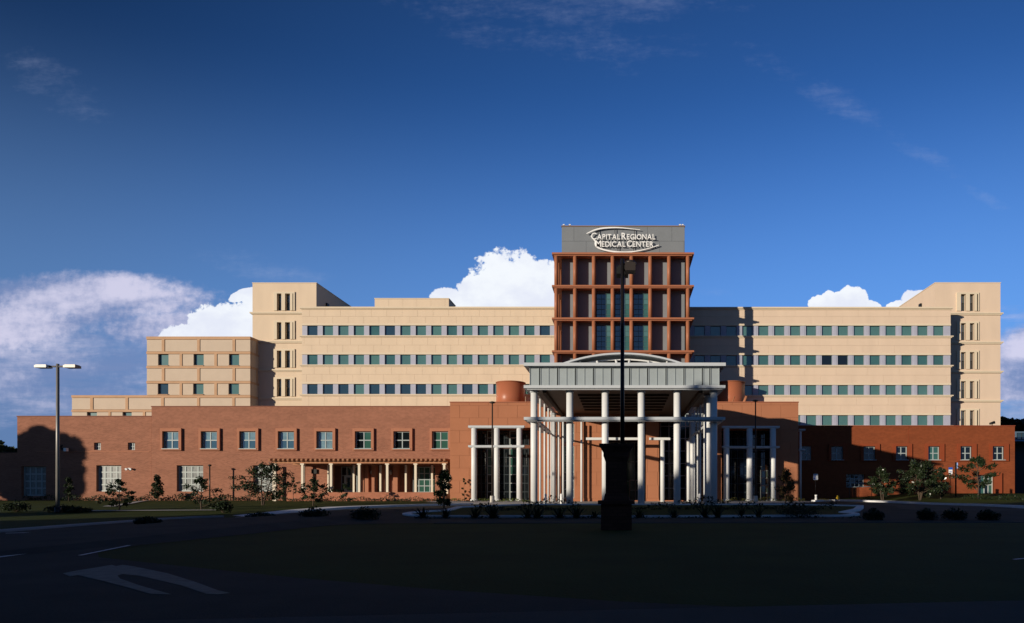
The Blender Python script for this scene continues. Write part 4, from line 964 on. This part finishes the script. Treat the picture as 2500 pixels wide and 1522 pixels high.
oval_tree('reddish oval bush in front of the right portico column', 1918, 76, 1151, 56, 32, leafo, n=2000)
oval_tree('small cone shaped conifer against the rose brick wall', 385, 84, 1163, 38, 33, leafm, cone=True, n=1500)
oval_tree('dim cone shaped shrub in the tree shadow on the brick', 168, 86, 1160, 30, 34, leafm, cone=True, n=1000)
small_tree('upright dark young tree with strap like leaves before the right glazed door', 2388, 0, 80, 1112, 92, 26, G, nb=17, leafn=110, ls=.36, low=.22, trunk_r=.1, spread=1.1, cr_s=.24, asp=.3)
# spiky agaves in a row along the front lawn edge
def agave(label, px, D, hpx, wpx, seed, n=22, loc=None, m=None, first=None):
    x = X(px, D); g0 = gz(x, D); h, r = hpx*D/F, wpx*D/F/2; rng = random.Random(seed); t = thing('spiky_plant', label, 'plant', (x, D, g0), 'spiky plants along the drive'); bm = B()
    for k in range(n):
        a = 2.4*k+rng.random()*.4; e = .35+1.15*(k/n)*rng.uniform(.8, 1.1); L = h/max(.35, math.sin(min(1.45, e))) if e > .9 else r/math.cos(e)*rng.uniform(.8, 1.05); L = min(L, 1.25*max(h, r)); d = Vector((math.cos(a), math.sin(a), 0)); w = .045+.05*h
        s = Vector((-d.y, d.x, 0)); pv = None; p = Vector((x, D, g0)); ee = e
        for i in range(5):
            ww = w*(.7, 1, .8, .5, .04)[i]; c = (bm.verts.new(p-s*ww), bm.verts.new(p-Vector((0, 0, ww*.4))), bm.verts.new(p+s*ww))
            if pv: bm.faces.new((pv[0], pv[1], c[1], c[0])); bm.faces.new((pv[1], pv[2], c[2], c[1]))
            pv = c; p = p+(d*math.cos(ee)+Vector((0, 0, math.sin(ee))))*L/4; ee -= .12
    part('leaves', bm, m or leafm, t)
def shrub(label, px, D, hpx, wpx, seed, m=None, n=420, ls=.13, group=None, name='shrub'):
    x = X(px, D); g0 = gz(x, D); h, r = hpx*D/F, wpx*D/F/2; rng = random.Random(seed); t = thing(name, label, 'shrub', (x, D, g0), group); bm, bt = B(), B()
    for k in range(9):
        a = 2.4*k; c = Vector((x+math.cos(a)*r*.55*(k > 0), D+math.sin(a)*r*.55*(k > 0), g0+h*(.62 if k == 0 else rng.uniform(.32, .5)))); tube(bt, (x, D, g0-.05), c, .02, .01, 4, False)
        cluster(bm, c, r*.5, n//9, ls, rng, h/r/1.3*.9)
    part('stems', bt, bark, t); part('foliage', bm, m or leafm, t)
ag = [(1033, 43.2, 34, 42, 'first spiky plant from the left before the white kerb'), (1088, 43.4, 30, 32, 'second spiky plant from the left before the white kerb'), (1160, 43.2, 32, 34, 'third spiky plant, left of the tall tufted one'),
      (1204, 43, 38, 44, 'tall tufted plant near the middle of the white kerb'), (1288, 43, 32, 38, 'left one of a close pair of spiky plants before the canopy'), (1312, 42.8, 37, 44, 'right one of a close pair of spiky plants before the canopy'),
      (1366, 43, 34, 46, 'spiky plant below the second canopy column'), (1408, 43, 36, 38, 'bushy spiky plant left of the dark brick pier'), (1452, 43.2, 24, 30, 'low spiky plant touching the left side of the brick pier'),
      (1560, 43.6, 26, 44, 'wide spiky plant just right of the brick pier'), (1645, 43.8, 26, 40, 'spiky plant below the fifth canopy column'), (1720, 44, 34, 30, 'left upright spiky plant below the sixth canopy column'),
      (1752, 44, 36, 30, 'right upright spiky plant below the sixth canopy column'), (1810, 44.2, 28, 26, 'small spiky plant below the right portico'), (1852, 44.2, 28, 26, 'small spiky plant right of the white lamp footing')]
for i, (px, d, h_, w_, lab) in enumerate(ag): agave(lab, px, d, h_, w_, 40+i, n=26)
sb = [(765, 40.5, 40, 76, 'wide dark shrub at the left end of the front row'), (893, 41, 40, 76, 'second wide dark shrub in the front row'), (640, 42, 24, 80, 'low dark shrub beside the bright left kerb'), (1950, 44.5, 40, 110, 'widest dark shrub at the right end of the island'),
      (2133, 41.5, 34, 52, 'round dark shrub on the right drive, nearest the island'), (2262, 41.5, 34, 50, 'round dark shrub in the middle of the right drive'), (2330, 41.5, 36, 62, 'wide round dark shrub right of the pale lane mark'), (2412, 41.5, 32, 56, 'round dark shrub nearest the right border'),
      (360, 36.5, 22, 60, 'low shrub by the left lane lines'), (545, 51, 36, 44, 'dark round shrub on the left lawn behind the kerb'), (150, 52, 20, 70, 'dark low shrub under the twin head lamp'), (40, 52, 30, 60, 'dark shrub mass at the left border'), (190, 51.5, 16, 60, 'dark shrub right of the lamp footing')]
for i, (px, d, h_, w_, lab) in enumerate(sb): shrub(lab, px, d, h_, w_, 70+i, n=900, ls=.14, group='dark shrubs along the drive')
shrub('yellow green flowering shrub right of the hydrant', 2118, 86, 12, 26, 91, leafy, 200, .12)
shrub('yellow leaved ground shrub left of the hydrant', 2008, 85, 9, 34, 92, leafy, 200, .12)
def hedge(label, pts, h, w, seed, m=None, dens=120, ls=.14):
    rng = random.Random(seed); bm = B(); P_ = resample(pts, .5)
    for p in P_:
        for _ in range(int(dens*.5)):
            a, b = rng.uniform(-.3, .3)*1.2, rng.uniform(-.5, .5)*w; hh = h*rng.random()**.6*(.8+.35*math.sin(p.x*1.9+p.y)); leaf(bm, Vector((p.x+a, p.y+b, gz(p.x, p.y)+hh)), ls, rng)
    o = part('hedge', bm, m or leafm); tag(o, label, 'hedge', None, 'stuff')
hedge('low dark hedge at the foot of the left brick wing', [(X(60, 93.5), 93.5), (X(700, 93.5), 93.5)], .7, .9, 1, dens=70, ls=.2)
hedge('low ground cover along the terrace wall', [(X(690, 87), 87), (X(1080, 87), 87)], .5, 1.2, 2, dens=60, ls=.18)
hedge('sunlit low planting in front of the left portico', [(X(1095, 82), 82), (X(1300, 82), 82)], .38, 1.3, 3, mat('leaf_lime', (.09, .11, .02), .7, .4, 3), 60, .16)
hedge('dark hedge on the planted island behind the white kerb, left half', [(-10.5, 52), (-3.2, 51.2)], .55, 1.6, 4, dens=110, ls=.18)
hedge('dark hedge on the planted island behind the white kerb, right half', [(1, 52.5), (15.5, 53.2)], .6, 1.6, 5, dens=100, ls=.18)
hedge('dark planting at the foot of the left canopy columns', [(-8.4, 63.1), (-4.4, 63.1)], .8, .8, 6, dens=70, ls=.2)
hedge('dark planting at the foot of the right canopy columns', [(5.2, 63.1), (9.2, 63.1)], .8, .8, 7, dens=70, ls=.2)
hedge('low golden green planting before the right portico', [(X(1760, 83), 83), (X(1960, 83), 83)], .45, 1.2, 8, mat('leaf_gold', (.09, .085, .02), .7, .5, 4), 60, .16)
hedge('low dark ground cover between the spiky plants along the front of the island', [(-12, 42.5), (14.5, 43.2)], .22, .5, 12, dens=34, ls=.16)
hedge('dark hedge on the right berm', [(38, 79), (50, 76)], .6, 1.6, 9, dens=60, ls=.2)
# ------------------------------------------------------------------ woods: the distant skyline and the tall trees that shade the drive
def wood_mesh(seed, h=1.0, leaves=5200, ls=.062):
    rng = random.Random(seed); bt, bl = B(), B(); tube(bt, (0, 0, -.02), (0, 0, .55), .022, .014, 8, False); tube(bt, (0, 0, .55), (rng.uniform(-.03, .03), 0, .92), .014, .004, 6, False)
    blobs = []
    for k in range(22):
        q = .1+.84*rng.random(); a = rng.random()*6.28; r = .25*math.sin(math.pi*min(.95, .2+q*.78))**.7; c = Vector((math.cos(a)*r*rng.uniform(.3, 1), math.sin(a)*r*rng.uniform(.3, 1), q)); tube(bt, (0, 0, q*.8), c, .009, .003, 5, False); blobs.append((c, rng.uniform(.07, .13)))
    for c, r in blobs: cluster(bl, c, r, leaves//22, ls, rng, .85, .7)
    return mesh_of('trunk', bt, bark), mesh_of('crown', bl, leafm)
WM = [wood_mesh(s) for s in (1, 2, 3)]
def woodtree(x, y, h, k, label, group, wide=1.0, rz=0):
    t = thing('tall_tree', label, 'tree', (x, y, gz(x, y)), group); t.scale = (h*wide, h*wide, h); t.rotation_euler[2] = rz
    for nm, me in zip(('trunk', 'crown'), WM[k % 3]):
        o = bpy.data.objects.new(nm, me); COL.objects.link(o); o.parent = t
rng = random.Random(17)
GB_ = 'tall trees lining the far side of the street'
LB = 'tall leafy tree across the street, opposite the hospital'
hw_ = lambda x: 11.6 if x < -107 else (15.5 if x < -101 else (10.6 if x < -87 else (15.4 if x < -77 else (17.6 if x < -74 else 19.4))))
for i in range(44):                       # two staggered rows behind the photographer
    xx = -168+4.6*i
    woodtree(xx+rng.uniform(-1, 1), -12-(i % 2)*7+rng.uniform(-1, 1), hw_(xx)*rng.uniform(.93, 1.06)+(i % 2)*1.5, i, LB, GB_, 1.3, rng.random()*6)
woodtree(-47.2, 8.6, 23.4, 1, 'tallest leafy tree on the verge left of the drive, out of the picture', None, .42, 2)
for i, q in enumerate((-74.7, -71.05, -67.85, -64.6, -61.4, -58.1)):      # unseen slender trees added to shade the blocks right of the canopy
    woodtree(q+8, 8.0, 22.2+.4*math.sin(i*3), i, 'unseen slender tree added left of the drive to cast shade', 'unseen slender trees added for their shade', .085, i*1.3)
woodtree(-116.5, 55, 18.9, 1, 'broad tree west of the hospital whose shadow falls on the low brick wing', None, .85, 1)
woodtree(-113.4, 55, 13.4, 0, 'lower tree beside the broad tree west of the hospital', None, .5, 3)
woodtree(-103, 74, 12.5, 2, 'smaller tree west of the hospital beside the service wall', None, 1.3, 2)
GF = 'distant trees behind the hospital'
for i, (px, d, top, w) in enumerate(((2468, 150, 1028, 1.5), (2500, 155, 1040, 1.4), (2540, 160, 1048, 1.5), (2580, 150, 1030, 1.4))):
    woodtree(X(px, d), d, Z(top, d), i, ('round dark tree just right of the brick wing', 'tree crown above the link bridge at the right border', 'distant tree at the right beyond the frame edge', 'farther tree at the right beyond the frame edge')[i], GF, w, i)
for i, (px, d, top, w) in enumerate(((8, 140, 1088, 1.1), (-20, 150, 1080, 1.2), (-60, 150, 1070, 1.2))):
    woodtree(X(px, d), d, Z(top, d), i, ('small dark treetop above the wall at the left edge', 'distant tree left of the frame edge', 'farther distant tree left of the frame edge')[i], GF, w, i)
woodtree(X(2490, 108), 102, 5.5, 2, 'small dark tree under the link bridge at the right border', GF, 1.3, 2)
rng = random.Random(3); bm = B()
for i in range(2600):
    a = rng.uniform(-.2, 3.34); r = rng.uniform(330, 380); p = Vector((math.cos(a)*r, 60+math.sin(a)*r, rng.random()**.7*(9+3*math.sin(a*31)+2*math.sin(a*57)))); cluster(bm, p, 5, 12, 3.2, rng, .8, .8)
tag(part('far_wood', bm, leafm), 'far off band of woodland on the horizon', 'woodland', kind='stuff')
